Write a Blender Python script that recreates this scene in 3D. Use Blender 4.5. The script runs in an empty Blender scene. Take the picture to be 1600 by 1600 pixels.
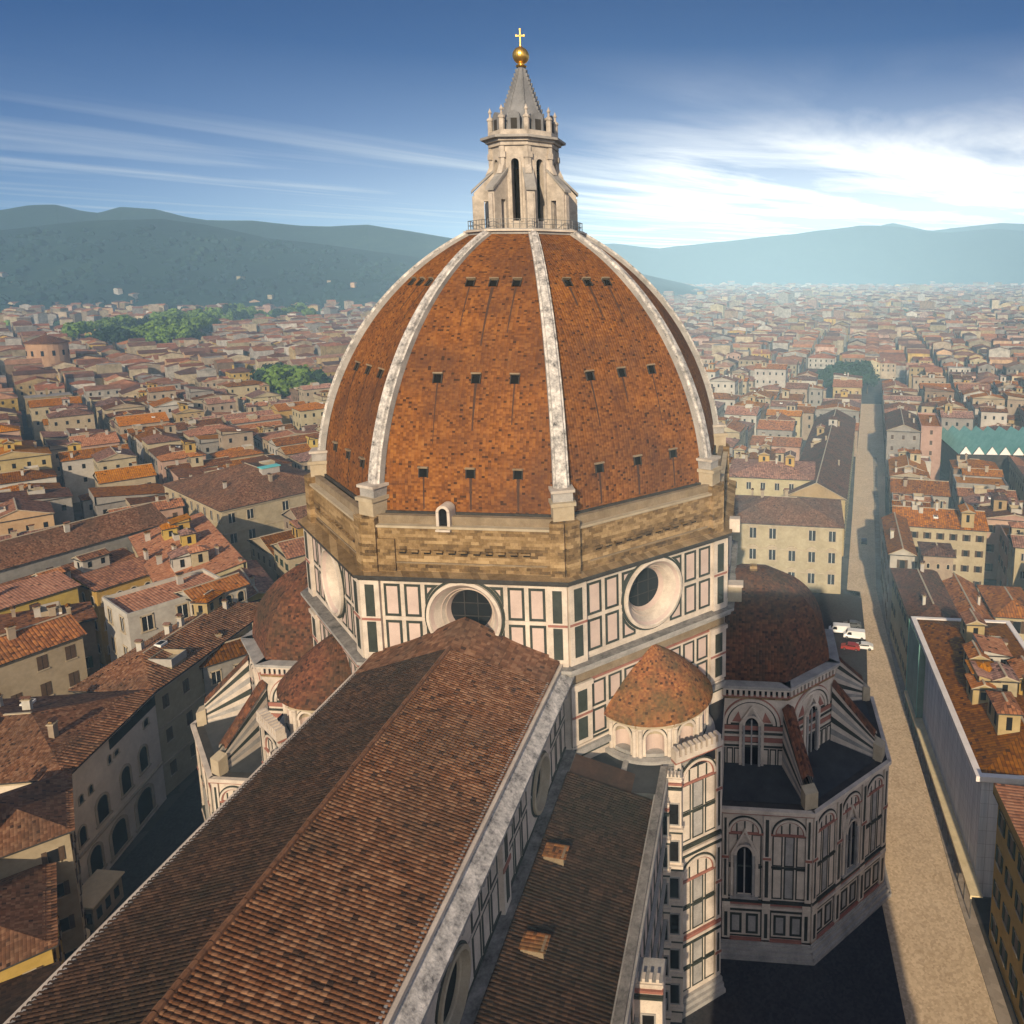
import bpy, math, random
from math import sin, cos, pi, radians, sqrt, atan2, floor
from mathutils import Vector
random.seed(7)
SC = bpy.context.scene
COL = SC.collection

# ------------------------------------------------------------------ camera
CAM = Vector((-100.2925, -30.1718, 84.0)); YAW = 0.0828; PIT = 0.1591
cd = bpy.data.cameras.new('camera'); cam = bpy.data.objects.new('camera', cd); COL.objects.link(cam)
cam.location = CAM
FW = Vector((cos(YAW)*cos(PIT), sin(YAW)*cos(PIT), -sin(PIT)))
cam.rotation_euler = FW.to_track_quat('-Z', 'Y').to_euler()
cd.sensor_width = 36; cd.sensor_fit = 'HORIZONTAL'; cd.lens = 1177.1448/1600*36
cd.shift_x = 0.5 - 1078.4518/1600; cd.shift_y = 612.9175/1600 - 0.5
cd.clip_start = 0.5; cd.clip_end = 60000
SC.camera = cam
RI = Vector((sin(YAW), -cos(YAW), 0)); UP = RI.cross(FW)
def px(x, y, z):
    r = Vector((x, y, z)) - CAM; w = r.dot(FW)
    if w < 1: return None
    return 1078.45+1177.14*r.dot(RI)/w, 612.92-1177.14*r.dot(UP)/w

# ------------------------------------------------------------------ sun, sky, exposure
SUN_AZ, SUN_EL = radians(270), radians(23)
SDIR = Vector((cos(SUN_EL)*sin(SUN_AZ), cos(SUN_EL)*cos(SUN_AZ), sin(SUN_EL)))
sl = bpy.data.lights.new('sun', 'SUN'); sun = bpy.data.objects.new('sun', sl); COL.objects.link(sun)
sl.energy = 5.0; sl.angle = radians(0.5); sl.color = (1, .81, .56)
sun.rotation_euler = SDIR.to_track_quat('Z', 'Y').to_euler(); sun.location = (-300, -50, 300)
SC.view_settings.view_transform = 'Standard'; SC.view_settings.look = 'None'
SC.view_settings.exposure = 0.12; SC.view_settings.gamma = 1; SC.view_settings.use_curve_mapping = False
SC.cycles.max_bounces = 6; SC.cycles.diffuse_bounces = 3; SC.cycles.glossy_bounces = 2
SC.cycles.transparent_max_bounces = 8; SC.cycles.volume_bounces = 0

def nd(nt, t, **k):
    n = nt.nodes.new(t)
    for a, v in k.items():
        if a == 'ins':
            for i, x in v.items(): n.inputs[i].default_value = x
        else: setattr(n, a, v)
    return n
def mth(nt, op, a, b=None, c=None, clamp=False):
    n = nt.nodes.new('ShaderNodeMath'); n.operation = op; n.use_clamp = clamp
    for i, x in enumerate((a, b, c)):
        if x is None: continue
        if isinstance(x, (int, float)): n.inputs[i].default_value = x
        else: nt.links.new(x, n.inputs[i])
    return n.outputs[0]
def mixc(nt, f, a, b, mode='MIX'):
    n = nt.nodes.new('ShaderNodeMix'); n.data_type = 'RGBA'; n.blend_type = mode
    for i, x in ((0, f), (6, a), (7, b)):
        if isinstance(x, (int, float)): n.inputs[i].default_value = x
        elif isinstance(x, tuple): n.inputs[i].default_value = (*x[:3], 1)
        else: nt.links.new(x, n.inputs[i])
    return n.outputs[2]
def ramp(nt, f, stops, interp='LINEAR'):
    n = nt.nodes.new('ShaderNodeValToRGB'); n.color_ramp.interpolation = interp
    e = n.color_ramp.elements
    while len(e) < len(stops): e.new(0.5)
    for k, (p, c) in zip(e, stops):
        k.position = p; k.color = (*c, 1) if isinstance(c, tuple) else (c, c, c, 1)
    nt.links.new(f, n.inputs[0]); return n.outputs[0]

W = bpy.data.worlds.new('World'); SC.world = W; W.use_nodes = True
nt = W.node_tree; nt.nodes.clear()
tc = nd(nt, 'ShaderNodeTexCoord'); nrm = nd(nt, 'ShaderNodeVectorMath', operation='NORMALIZE'); nt.links.new(tc.outputs['Generated'], nrm.inputs[0])
sp = nd(nt, 'ShaderNodeSeparateXYZ'); nt.links.new(nrm.outputs[0], sp.inputs[0])
X, Y, Z = sp.outputs
# the sky texture is looked up a little higher than the view, which keeps the low sky a clear blue
zz = mth(nt, 'ADD', mth(nt, 'MULTIPLY', mth(nt, 'MAXIMUM', Z, 0.0), 2.3), 0.03)
cb = nd(nt, 'ShaderNodeCombineXYZ')
for i, s in enumerate((X, Y, zz)): nt.links.new(s, cb.inputs[i])
nm2 = nd(nt, 'ShaderNodeVectorMath', operation='NORMALIZE'); nt.links.new(cb.outputs[0], nm2.inputs[0])
sky = nd(nt, 'ShaderNodeTexSky', sky_type='NISHITA', sun_disc=False, sun_elevation=SUN_EL, sun_rotation=SUN_AZ, altitude=100, air_density=1.0, dust_density=0.3, ozone_density=4.0)
nt.links.new(nm2.outputs[0], sky.inputs[0])
skyc = mixc(nt, 1.0, sky.outputs[0], (.01, 0.56, 1.14), 'MULTIPLY')
# clouds: wisps on a high sheet, stretched along one wind direction
zi = mth(nt, 'MAXIMUM', Z, 0.012)
cx = mth(nt, 'DIVIDE', X, zi); cy = mth(nt, 'DIVIDE', Y, zi)
DA = radians(-32)
pa = mth(nt, 'ADD', mth(nt, 'MULTIPLY', cx, cos(DA)), mth(nt, 'MULTIPLY', cy, sin(DA)))
pb = mth(nt, 'ADD', mth(nt, 'MULTIPLY', cx, -sin(DA)), mth(nt, 'MULTIPLY', cy, cos(DA)))
def cnoise(sa, sb, seed, det=6, rough=.55, dist=.3):
    c = nd(nt, 'ShaderNodeCombineXYZ'); nt.links.new(mth(nt, 'MULTIPLY', pa, sa), c.inputs[0]); nt.links.new(mth(nt, 'MULTIPLY', pb, sb), c.inputs[1]); c.inputs[2].default_value = seed
    n = nd(nt, 'ShaderNodeTexNoise', ins={'Scale': 1.0, 'Detail': det, 'Roughness': rough, 'Distortion': dist}); nt.links.new(c.outputs[0], n.inputs['Vector']); return n.outputs['Fac']
az = mth(nt, 'ARCTAN2', mth(nt, 'MULTIPLY', Y, -1), X)            # grows to the right of the view
right = mth(nt, 'MULTIPLY_ADD', az, 0.85, 0.70, clamp=True)         # 0 at the far left, 1 at the right
el = Z
n1 = cnoise(.16, .85, 3.1); n2 = cnoise(.30, .60, 8.4, 8, .6, .6)
streak = ramp(nt, n1, [(.40, 0.0), (.68, 1.0)])
puff = ramp(nt, n2, [(.34, 0.0), (.68, 1.0)])
band = ramp(nt, el, [(0.0, 1.0), (.085, .95), (.13, .8), (.17, .12), (.24, 0.0)])
bandR = ramp(nt, el, [(0.0, 1.0), (.10, 1.0), (.15, .85), (.20, .15), (.27, 0.0)])
rs = ramp(nt, right, [(.40, 0.0), (.62, 1.0)])
cl = mth(nt, 'ADD', mth(nt, 'MULTIPLY', mth(nt, 'MULTIPLY', streak, band), mth(nt, 'MULTIPLY_ADD', right, .60, .45)), mth(nt, 'MULTIPLY', mth(nt, 'MULTIPLY', mth(nt, 'MULTIPLY_ADD', puff, .88, .12), bandR), rs), clamp=True)
veil = mth(nt, 'MULTIPLY', ramp(nt, el, [(0.0, 1.0), (.08, .88), (.125, .5), (.17, .22), (.25, 0.0)]), mth(nt, 'MULTIPLY_ADD', right, .80, .08), clamp=True)
west = ramp(nt, mth(nt, 'MULTIPLY_ADD', X, -.5, .5), [(.52, 0.0), (.75, .55)])      # unseen cloud added over the western half to fill the shaded walls
cl = mth(nt, 'MAXIMUM', mth(nt, 'MAXIMUM', cl, veil), west)
cloudc = mixc(nt, rs, (12.5, 12.8, 12.6), (19.5, 18.6, 17.6))
final = mixc(nt, cl, skyc, cloudc)
bg = nd(nt, 'ShaderNodeBackground', ins={'Strength': 0.074}); nt.links.new(final, bg.inputs['Color'])
wo = nd(nt, 'ShaderNodeOutputWorld'); nt.links.new(bg.outputs[0], wo.inputs[0])

# ------------------------------------------------------------------ materials
MATS = {}
def newmat(name, rough=.85, metal=0, spec=.25):
    m = bpy.data.materials.new(name); m.use_nodes = True; MATS[name] = m
    nt = m.node_tree; b = nt.nodes['Principled BSDF']
    b.inputs['Roughness'].default_value = rough; b.inputs['Metallic'].default_value = metal
    b.inputs['Specular IOR Level'].default_value = spec
    return m, nt, b
def noise(nt, vec, scale, detail=4, rough=.6, dim='3D'):
    n = nd(nt, 'ShaderNodeTexNoise', ins={'Scale': scale, 'Detail': detail, 'Roughness': rough})
    if vec is not None: nt.links.new(vec, n.inputs['Vector'])
    return n.outputs['Fac']
def stone(name, c1, c2, scale=.6, rough=.85, fine=9, metal=0, spec=.25, rnd=.0, bump=0):
    m, nt, b = newmat(name, rough, metal, spec)
    g = nd(nt, 'ShaderNodeNewGeometry').outputs['Position']
    f = noise(nt, g, scale, 6, .65); f2 = noise(nt, g, fine, 3, .6)
    ff = mth(nt, 'ADD', mth(nt, 'MULTIPLY', f, .7), mth(nt, 'MULTIPLY', f2, .3))
    c = ramp(nt, ff, [(.32, c1), (.68, c2)])
    if rnd:
        oi = nd(nt, 'ShaderNodeObjectInfo')
        h = nd(nt, 'ShaderNodeHueSaturation'); nt.links.new(c, h.inputs['Color'])
        nt.links.new(mth(nt, 'MULTIPLY_ADD', oi.outputs['Random'], rnd, 1-rnd/2), h.inputs['Value'])
        nt.links.new(mth(nt, 'MULTIPLY_ADD', oi.outputs['Random'], .02, .49), h.inputs['Hue']); c = h.outputs[0]
    nt.links.new(c, b.inputs['Base Color'])
    if bump:
        bp = nd(nt, 'ShaderNodeBump', ins={'Strength': bump, 'Distance': .1}); nt.links.new(f2, bp.inputs['Height']); nt.links.new(bp.outputs[0], b.inputs['Normal'])
    return m
def tiles(name, dark, mid, light, cu, cv, stripe=.0, rnd=.0, lichen=None, lich_amt=.5, speck=.05, bump=.5, roughscale=.12):
    """roof or dome tile: one random tone per tile (UV in metres), stains and lichen from noise"""
    m, nt, b = newmat(name, .9, 0, .15)
    uv = nd(nt, 'ShaderNodeUVMap').outputs[0]
    s = nd(nt, 'ShaderNodeSeparateXYZ'); nt.links.new(uv, s.inputs[0])
    iu = mth(nt, 'FLOOR', mth(nt, 'DIVIDE', s.outputs[0], cu))
    iv = mth(nt, 'FLOOR', mth(nt, 'DIVIDE', s.outputs[1], cv))
    oi = nd(nt, 'ShaderNodeObjectInfo').outputs['Random']
    cc = nd(nt, 'ShaderNodeCombineXYZ'); nt.links.new(iu, cc.inputs[0]); nt.links.new(iv, cc.inputs[1]); nt.links.new(mth(nt, 'MULTIPLY', oi, 93.0), cc.inputs[2])
    wn = nd(nt, 'ShaderNodeTexWhiteNoise', noise_dimensions='3D'); nt.links.new(cc.outputs[0], wn.inputs['Vector'])
    g = nd(nt, 'ShaderNodeNewGeometry').outputs['Position']
    big = noise(nt, g, roughscale, 5, .7); med = noise(nt, g, roughscale*7, 4, .7)
    t = mth(nt, 'ADD', mth(nt, 'MULTIPLY', wn.outputs['Value'], .36), mth(nt, 'MULTIPLY', med, .64))
    c = ramp(nt, t, [(.18, dark), (.5, mid), (.85, light)])
    if lichen:
        c = mixc(nt, mth(nt, 'MULTIPLY', ramp(nt, big, [(.40, 0.0), (.66, 1.0)]), lich_amt), c, lichen)
    w2 = nd(nt, 'ShaderNodeTexWhiteNoise', noise_dimensions='3D')
    c2 = nd(nt, 'ShaderNodeVectorMath', operation='ADD'); nt.links.new(cc.outputs[0], c2.inputs[0]); c2.inputs[1].default_value = (7.3, 3.1, 5.5); nt.links.new(c2.outputs[0], w2.inputs['Vector'])
    c = mixc(nt, mth(nt, 'MULTIPLY', mth(nt, 'LESS_THAN', w2.outputs['Value'], speck), .75), c, (.018, .012, .010))
    fu = mth(nt, 'FRACT', mth(nt, 'DIVIDE', s.outputs[0], cu)); fv = mth(nt, 'FRACT', mth(nt, 'DIVIDE', s.outputs[1], cv))
    hu = mth(nt, 'SUBTRACT', 1.0, mth(nt, 'POWER', mth(nt, 'ABSOLUTE', mth(nt, 'MULTIPLY_ADD', fu, 2, -1)), 2.5))
    if stripe:
        c = mixc(nt, mth(nt, 'MULTIPLY', mth(nt, 'LESS_THAN', hu, .45), stripe), c, (.02, .013, .01))
    if rnd:
        h = nd(nt, 'ShaderNodeHueSaturation'); nt.links.new(c, h.inputs['Color'])
        nt.links.new(mth(nt, 'MULTIPLY_ADD', oi, rnd, 1-rnd*.5), h.inputs['Value'])
        r2 = nd(nt, 'ShaderNodeTexWhiteNoise', noise_dimensions='1D'); nt.links.new(mth(nt, 'MULTIPLY', oi, 57.0), r2.inputs['W'])
        nt.links.new(mth(nt, 'MULTIPLY_ADD', r2.outputs['Value'], .75, .75), h.inputs['Saturation'])
        nt.links.new(mth(nt, 'MULTIPLY_ADD', r2.outputs['Value'], .022, .494), h.inputs['Hue']); c = h.outputs[0]
    nt.links.new(c, b.inputs['Base Color'])
    hh = mth(nt, 'ADD', mth(nt, 'MULTIPLY', hu, .7), mth(nt, 'MULTIPLY', fv, .3))
    hh = mth(nt, 'ADD', hh, mth(nt, 'MULTIPLY', wn.outputs['Value'], .5))
    bp = nd(nt, 'ShaderNodeBump', ins={'Strength': bump, 'Distance': .12}); nt.links.new(hh, bp.inputs['Height']); nt.links.new(bp.outputs[0], b.inputs['Normal'])
    return m

stone('white_marble', (.36, .30, .25), (.68, .585, .49), .5, .7)
stone('rain_stain', (.045, .026, .018), (.085, .042, .026), 2, .95)
stone('ridge_tile', (.09, .042, .022), (.26, .12, .06), 1.2, .9)
stone('pink_marble', (.42, .32, .28), (.58, .45, .39), .4, .7)
stone('red_marble', (.22, .085, .065), (.34, .15, .11), .5, .7)
stone('green_marble', (.018, .022, .018), (.05, .055, .042), .6, .6)
stone('grey_marble', (.17, .165, .16), (.42, .39, .36), .45, .8)
stone('worn_marble', (.05, .05, .055), (.80, .74, .68), 1.1, .8, fine=4.5, bump=.4)
m, nt_, b_ = newmat('brickwork', .95, 0, .1)
g_ = nd(nt_, 'ShaderNodeNewGeometry').outputs['Position']; s_ = nd(nt_, 'ShaderNodeSeparateXYZ'); nt_.links.new(g_, s_.inputs[0])
ch_ = mth(nt_, 'ADD', mth(nt_, 'MULTIPLY', s_.outputs[0], .62), mth(nt_, 'MULTIPLY', s_.outputs[1], -1))
rw_ = mth(nt_, 'FLOOR', mth(nt_, 'DIVIDE', s_.outputs[2], .34))
cl_ = mth(nt_, 'FLOOR', mth(nt_, 'ADD', mth(nt_, 'DIVIDE', ch_, .85), mth(nt_, 'MULTIPLY', rw_, .37)))
cb_ = nd(nt_, 'ShaderNodeCombineXYZ'); nt_.links.new(cl_, cb_.inputs[0]); nt_.links.new(rw_, cb_.inputs[1])
w_ = nd(nt_, 'ShaderNodeTexWhiteNoise', noise_dimensions='3D'); nt_.links.new(cb_.outputs[0], w_.inputs['Vector'])
wr_ = nd(nt_, 'ShaderNodeTexWhiteNoise', noise_dimensions='1D'); nt_.links.new(rw_, wr_.inputs['W'])
f_ = noise(nt_, g_, .6, 6, .7); f2_ = noise(nt_, g_, 4.5, 4, .75)
t_ = mth(nt_, 'ADD', mth(nt_, 'ADD', mth(nt_, 'MULTIPLY', f_, .38), mth(nt_, 'MULTIPLY', f2_, .26)), mth(nt_, 'ADD', mth(nt_, 'MULTIPLY', w_.outputs['Value'], .20), mth(nt_, 'MULTIPLY', wr_.outputs['Value'], .16)))
nt_.links.new(ramp(nt_, t_, [(.30, (.055, .034, .018)), (.48, (.20, .125, .055)), (.68, (.40, .275, .14))]), b_.inputs['Base Color'])
bp_ = nd(nt_, 'ShaderNodeBump', ins={'Strength': .9, 'Distance': .15}); nt_.links.new(t_, bp_.inputs['Height']); nt_.links.new(bp_.outputs[0], b_.inputs['Normal'])
stone('rough_stone', (.14, .10, .06), (.30, .23, .15), .5, .95, bump=.5)
stone('lead', (.018, .019, .021), (.05, .052, .055), .4, .75)
stone('dark_stone', (.02, .018, .016), (.06, .052, .045), .7, .9)
stone('dirty_gutter', (.06, .055, .05), (.30, .275, .25), .7, .9, fine=4)
stone('gold', (.55, .30, .06), (.95, .62, .16), .5, .35, metal=.9, spec=.5)
stone('spire_stone', (.10, .105, .115), (.26, .26, .27), .35, .85)
stone('lantern_marble', (.26, .225, .19), (.62, .54, .46), .8, .8)
m, nt_, b_ = newmat('glass_dark', .35, 0, .12); b_.inputs['Base Color'].default_value = (.012, .012, .013, 1)
m, nt_, b_ = newmat('black_opening', .9, 0, .1); b_.inputs['Base Color'].default_value = (.008, .007, .006, 1)
tiles('dome_tile', (.085, .030, .009), (.22, .077, .018), (.36, .152, .036), .34, .24, 0, 0, (.085, .038, .022), .75, .045, .55, .09)
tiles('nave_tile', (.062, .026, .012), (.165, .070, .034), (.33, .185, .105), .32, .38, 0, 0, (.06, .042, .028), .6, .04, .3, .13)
tiles('shaded_mossy_tile', (.018, .011, .008), (.048, .026, .017), (.10, .056, .036), .32, .38, 0, 0, (.020, .019, .014), .7, .08, .3, .15)  # moss and lichen, with the north slope's shade put into the dark tone
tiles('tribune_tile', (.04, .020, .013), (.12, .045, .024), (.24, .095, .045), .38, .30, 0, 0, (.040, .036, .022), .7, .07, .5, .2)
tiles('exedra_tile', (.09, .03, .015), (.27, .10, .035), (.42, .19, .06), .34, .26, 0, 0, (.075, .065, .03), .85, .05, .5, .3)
tiles('roof_tile', (.085, .034, .022), (.235, .10, .060), (.44, .20, .105), .55, .5, .55, .95, (.12, .07, .042), .45, .04, .6, .10)
tiles('fresh_tile', (.20, .07, .025), (.40, .15, .06), (.55, .26, .12), .55, .5, .45, .35, (.22, .10, .05), .4, .03, .6, .12)
WALLS = {'cream': ((.40, .32, .20), (.56, .46, .31)), 'ochre': ((.40, .29, .13), (.54, .40, .20)), 'yellow': ((.50, .33, .07), (.66, .45, .12)),
         'white': ((.46, .42, .37), (.64, .59, .52)), 'grey': ((.26, .235, .21), (.40, .365, .325)), 'pink': ((.44, .27, .20), (.58, .38, .29)),
         'beige': ((.34, .26, .18), (.48, .385, .28)), 'brown': ((.20, .13, .08), (.32, .22, .14)), 'peach': ((.50, .30, .16), (.64, .42, .25)), 'pale yellow': ((.46, .38, .22), (.60, .51, .32))}
for k, (a, b) in WALLS.items(): a, b = tuple(c*.60 for c in a), tuple(c*.72 for c in b); stone('wall_'+k.replace(' ', '_'), a, b, .22, .92, fine=1.5, rnd=.18)
stone('plaster_light', (.50, .42, .33), (.70, .60, .48), .25, .92, fine=1.5)
stone('shutter_green', (.02, .04, .025), (.04, .065, .04), 2)
stone('shutter_brown', (.05, .03, .018), (.10, .06, .035), 2)
stone('sandstone', (.30, .24, .16), (.46, .38, .27), .6, .9)
stone('white_paint', (.62, .60, .56), (.80, .78, .74), 1.5, .6)
stone('white_sheet', (.60, .54, .50), (.80, .74, .70), .5, .7)
stone('green_net', (.10, .17, .14), (.20, .30, .26), .4, .8)
stone('awning_cloth', (.55, .44, .25), (.78, .64, .40), .9, .8)
stone('car_body_white', (.70, .70, .70), (.78, .78, .78), 3, .3, spec=.5)
stone('car_body_red', (.26, .025, .02), (.32, .04, .03), 3, .3, spec=.5)
stone('car_body_grey', (.08, .085, .09), (.12, .125, .13), 3, .3, spec=.5)
stone('tyre', (.012, .012, .012), (.022, .022, .022), 5, .9)
stone('wire_metal', (.10, .10, .10), (.20, .20, .20), 3, .5, metal=.6)
stone('teal_paint', (.10, .42, .42), (.16, .55, .55), 2, .6)
stone('sheet_metal_green', (.14, .36, .31), (.26, .52, .46), .3, .5)
# scaffold netting: vertical folds and a faint square grid
m, nt_, b_ = newmat('scaffold_net', .8, 0, .1)
g_ = nd(nt_, 'ShaderNodeTexCoord').outputs['Object']
mp = nd(nt_, 'ShaderNodeMapping'); mp.inputs['Scale'].default_value = (1.4, 1.4, .08); nt_.links.new(g_, mp.inputs[0])
f_ = noise(nt_, mp.outputs[0], 1.0, 5, .7)
c_ = ramp(nt_, f_, [(.3, (.44, .46, .50)), (.7, (.74, .73, .75))])
bk = nd(nt_, 'ShaderNodeTexBrick', offset=0, ins={'Scale': 1.0, 'Mortar Size': .035, 'Brick Width': 2.2, 'Row Height': 2.0, 'Color1': (1, 1, 1, 1), 'Color2': (.93, .93, .95, 1), 'Mortar': (.62, .60, .62, 1)})
s_ = nd(nt_, 'ShaderNodeSeparateXYZ'); nt_.links.new(g_, s_.inputs[0])
cb_ = nd(nt_, 'ShaderNodeCombineXYZ'); nt_.links.new(mth(nt_, 'ADD', s_.outputs[0], s_.outputs[1]), cb_.inputs[0]); nt_.links.new(s_.outputs[2], cb_.inputs[1]); nt_.links.new(cb_.outputs[0], bk.inputs['Vector'])
nt_.links.new(mixc(nt_, 1.0, c_, bk.outputs['Color'], 'MULTIPLY'), b_.inputs['Base Color'])
# paving
def paving(name, c1, c2, scale, slab):
    m, nt, b = newmat(name, .85, 0, .2)
    g = nd(nt, 'ShaderNodeNewGeometry').outputs['Position']
    f = noise(nt, g, scale, 6, .7); f2 = noise(nt, g, 3.0, 3, .7)
    vo = nd(nt, 'ShaderNodeTexVoronoi', ins={'Scale': slab}); nt.links.new(g, vo.inputs['Vector'])
    s = nd(nt, 'ShaderNodeSeparateColor'); nt.links.new(vo.outputs['Color'], s.inputs[0])
    t = mth(nt, 'ADD', mth(nt, 'ADD', mth(nt, 'MULTIPLY', f, .45), mth(nt, 'MULTIPLY', f2, .25)), mth(nt, 'MULTIPLY', s.outputs[0], .3))
    nt.links.new(ramp(nt, t, [(.28, c1), (.72, c2)]), b.inputs['Base Color'])
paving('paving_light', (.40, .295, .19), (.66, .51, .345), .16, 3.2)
paving('paving_shaded', (.022, .022, .025), (.048, .046, .048), .15, 3.2)  # near-black tone paints the shadow beside the sunlit street
paving('ground_mat', (.03, .028, .025), (.075, .068, .06), .02, .3)
paving('pavement_mat', (.22, .18, .14), (.36, .30, .24), .2, 1.0)
# foliage
def foliage(name, c1, c2, c3):
    m, nt, b = newmat(name, .8, 0, .2)
    g = nd(nt, 'ShaderNodeNewGeometry').outputs['Position']; oi = nd(nt, 'ShaderNodeObjectInfo').outputs['Random']
    f = noise(nt, g, .35, 3, .6); f2 = noise(nt, g, 1.7, 2, .6)
    t = mth(nt, 'ADD', mth(nt, 'MULTIPLY', f, .6), mth(nt, 'MULTIPLY', f2, .4))
    c = ramp(nt, t, [(.3, c1), (.52, c2), (.72, c3)])
    h = nd(nt, 'ShaderNodeHueSaturation'); nt.links.new(c, h.inputs['Color']); nt.links.new(mth(nt, 'MULTIPLY_ADD', oi, .5, .75), h.inputs['Value'])
    nt.links.new(h.outputs[0], b.inputs['Base Color'])
foliage('leaf', (.04, .08, .012), (.12, .20, .028), (.24, .32, .05))
foliage('leaf_dark', (.008, .024, .012), (.020, .045, .020), (.042, .075, .030))
foliage('bark', (.04, .03, .02), (.06, .045, .03), (.08, .06, .04))
# far town: the colour of each house is a mesh attribute
m, nt_, b_ = newmat('town_mat', .9, 0, .1)
at_ = nd(nt_, 'ShaderNodeAttribute', attribute_name='tone'); g_ = nd(nt_, 'ShaderNodeNewGeometry').outputs['Position']
f_ = noise(nt_, g_, .25, 4, .7)
nt_.links.new(mixc(nt_, 1.0, at_.outputs['Color'], ramp(nt_, f_, [(.3, .55), (.7, 1.25)]), 'MULTIPLY'), b_.inputs['Base Color'])
# hills
m, nt_, b_ = newmat('hill_mat', .95, 0, .05)
g_ = nd(nt_, 'ShaderNodeNewGeometry').outputs['Position']
f_ = noise(nt_, g_, .0035, 8, .65); f2_ = noise(nt_, g_, .03, 4, .7)
t_ = mth(nt_, 'ADD', mth(nt_, 'MULTIPLY', f_, .6), mth(nt_, 'MULTIPLY', f2_, .4))
nt_.links.new(ramp(nt_, t_, [(.36, (.006, .018, .016)), (.52, (.012, .032, .024)), (.66, (.026, .050, .030)), (.78, (.07, .075, .04))]), b_.inputs['Base Color'])
m, nt_, b_ = newmat('grass', .9, 0, .1); b_.inputs['Base Color'].default_value = (.06, .11, .025, 1)

# ------------------------------------------------------------------ mesh helpers
class MB:
    def __init__(s): s.v = []; s.f = []; s.m = []; s.uv = []
    def add(s, pts, mat, uv=None):
        i = len(s.v); s.v.extend([tuple(p) for p in pts]); s.f.append(tuple(range(i, i+len(pts)))); s.m.append(mat)
        s.uv.append(uv if uv else [(0, 0)]*len(pts))
    def box(s, x0, x1, y0, y1, z0, z1, mat):
        P = [(x0, y0, z0), (x1, y0, z0), (x1, y1, z0), (x0, y1, z0), (x0, y0, z1), (x1, y0, z1), (x1, y1, z1), (x0, y1, z1)]
        for q in ((0, 3, 2, 1), (4, 5, 6, 7), (0, 1, 5, 4), (1, 2, 6, 5), (2, 3, 7, 6), (3, 0, 4, 7)): s.add([P[k] for k in q], mat)
    def hexa(s, P, mat):
        for q in ((0, 3, 2, 1), (4, 5, 6, 7), (0, 1, 5, 4), (1, 2, 6, 5), (2, 3, 7, 6), (3, 0, 4, 7)): s.add([P[k] for k in q], mat)
    def prism(s, poly, z0, z1, mat, top=None, bottom=False):
        n = len(poly)
        for i in range(n):
            a, b = poly[i], poly[(i+1) % n]
            s.add([(a[0], a[1], z0), (b[0], b[1], z0), (b[0], b[1], z1), (a[0], a[1], z1)], mat)
        s.add([(p[0], p[1], z1) for p in poly], top or mat)
        if bottom: s.add([(p[0], p[1], z0) for p in reversed(poly)], mat)
    def lathe(s, c, prof, n, mat, a0=0, a1=2*pi, uvs=False):
        full = abs(a1-a0-2*pi) < 1e-6
        L = 0
        for (r0, z0), (r1, z1) in zip(prof[:-1], prof[1:]):
            dl = sqrt((r1-r0)**2+(z1-z0)**2)
            for i in range(n):
                t0 = a0+(a1-a0)*i/n; t1 = a0+(a1-a0)*(i+1)/n
                P = [(c[0]+r0*cos(t0), c[1]+r0*sin(t0), z0), (c[0]+r0*cos(t1), c[1]+r0*sin(t1), z0), (c[0]+r1*cos(t1), c[1]+r1*sin(t1), z1), (c[0]+r1*cos(t0), c[1]+r1*sin(t0), z1)]
                R = max(r0, r1)
                U = [(R*t0, L), (R*t1, L), (R*t1, L+dl), (R*t0, L+dl)]
                if r1 < 1e-4: P = P[:3]; U = U[:3]
                elif r0 < 1e-4: P = [P[0], P[2], P[3]]; U = [U[0], U[2], U[3]]
                s.add(P, mat, U)
            L += dl
    def build(s, name, parent=None, smooth=False):
        me = bpy.data.meshes.new(name)
        me.from_pydata(s.v, [], s.f)
        names = []
        for k in s.m:
            if k not in names: names.append(k)
        for k in names: me.materials.append(MATS[k])
        ix = {k: i for i, k in enumerate(names)}
        me.polygons.foreach_set('material_index', [ix[k] for k in s.m])
        uvl = me.uv_layers.new(name='UVMap')
        flat = [c for u in s.uv for p in u for c in p]
        uvl.data.foreach_set('uv', flat)
        if smooth: me.polygons.foreach_set('use_smooth', [True]*len(s.f))
        me.update()
        o = bpy.data.objects.new(name, me); COL.objects.link(o)
        if parent: o.parent = parent
        return o
def tag(o, label=None, cat=None, group=None, kind=None):
    if label: o['label'] = label
    if cat: o['category'] = cat
    if group: o['group'] = group
    if kind: o['kind'] = kind
    return o
def thing(name, label, cat, loc=(0, 0, 0), rz=0, group=None):
    o = bpy.data.objects.new(name, None); COL.objects.link(o); o.empty_display_size = .5
    o.location = loc; o.rotation_euler = (0, 0, rz); return tag(o, label, cat, group)

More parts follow.
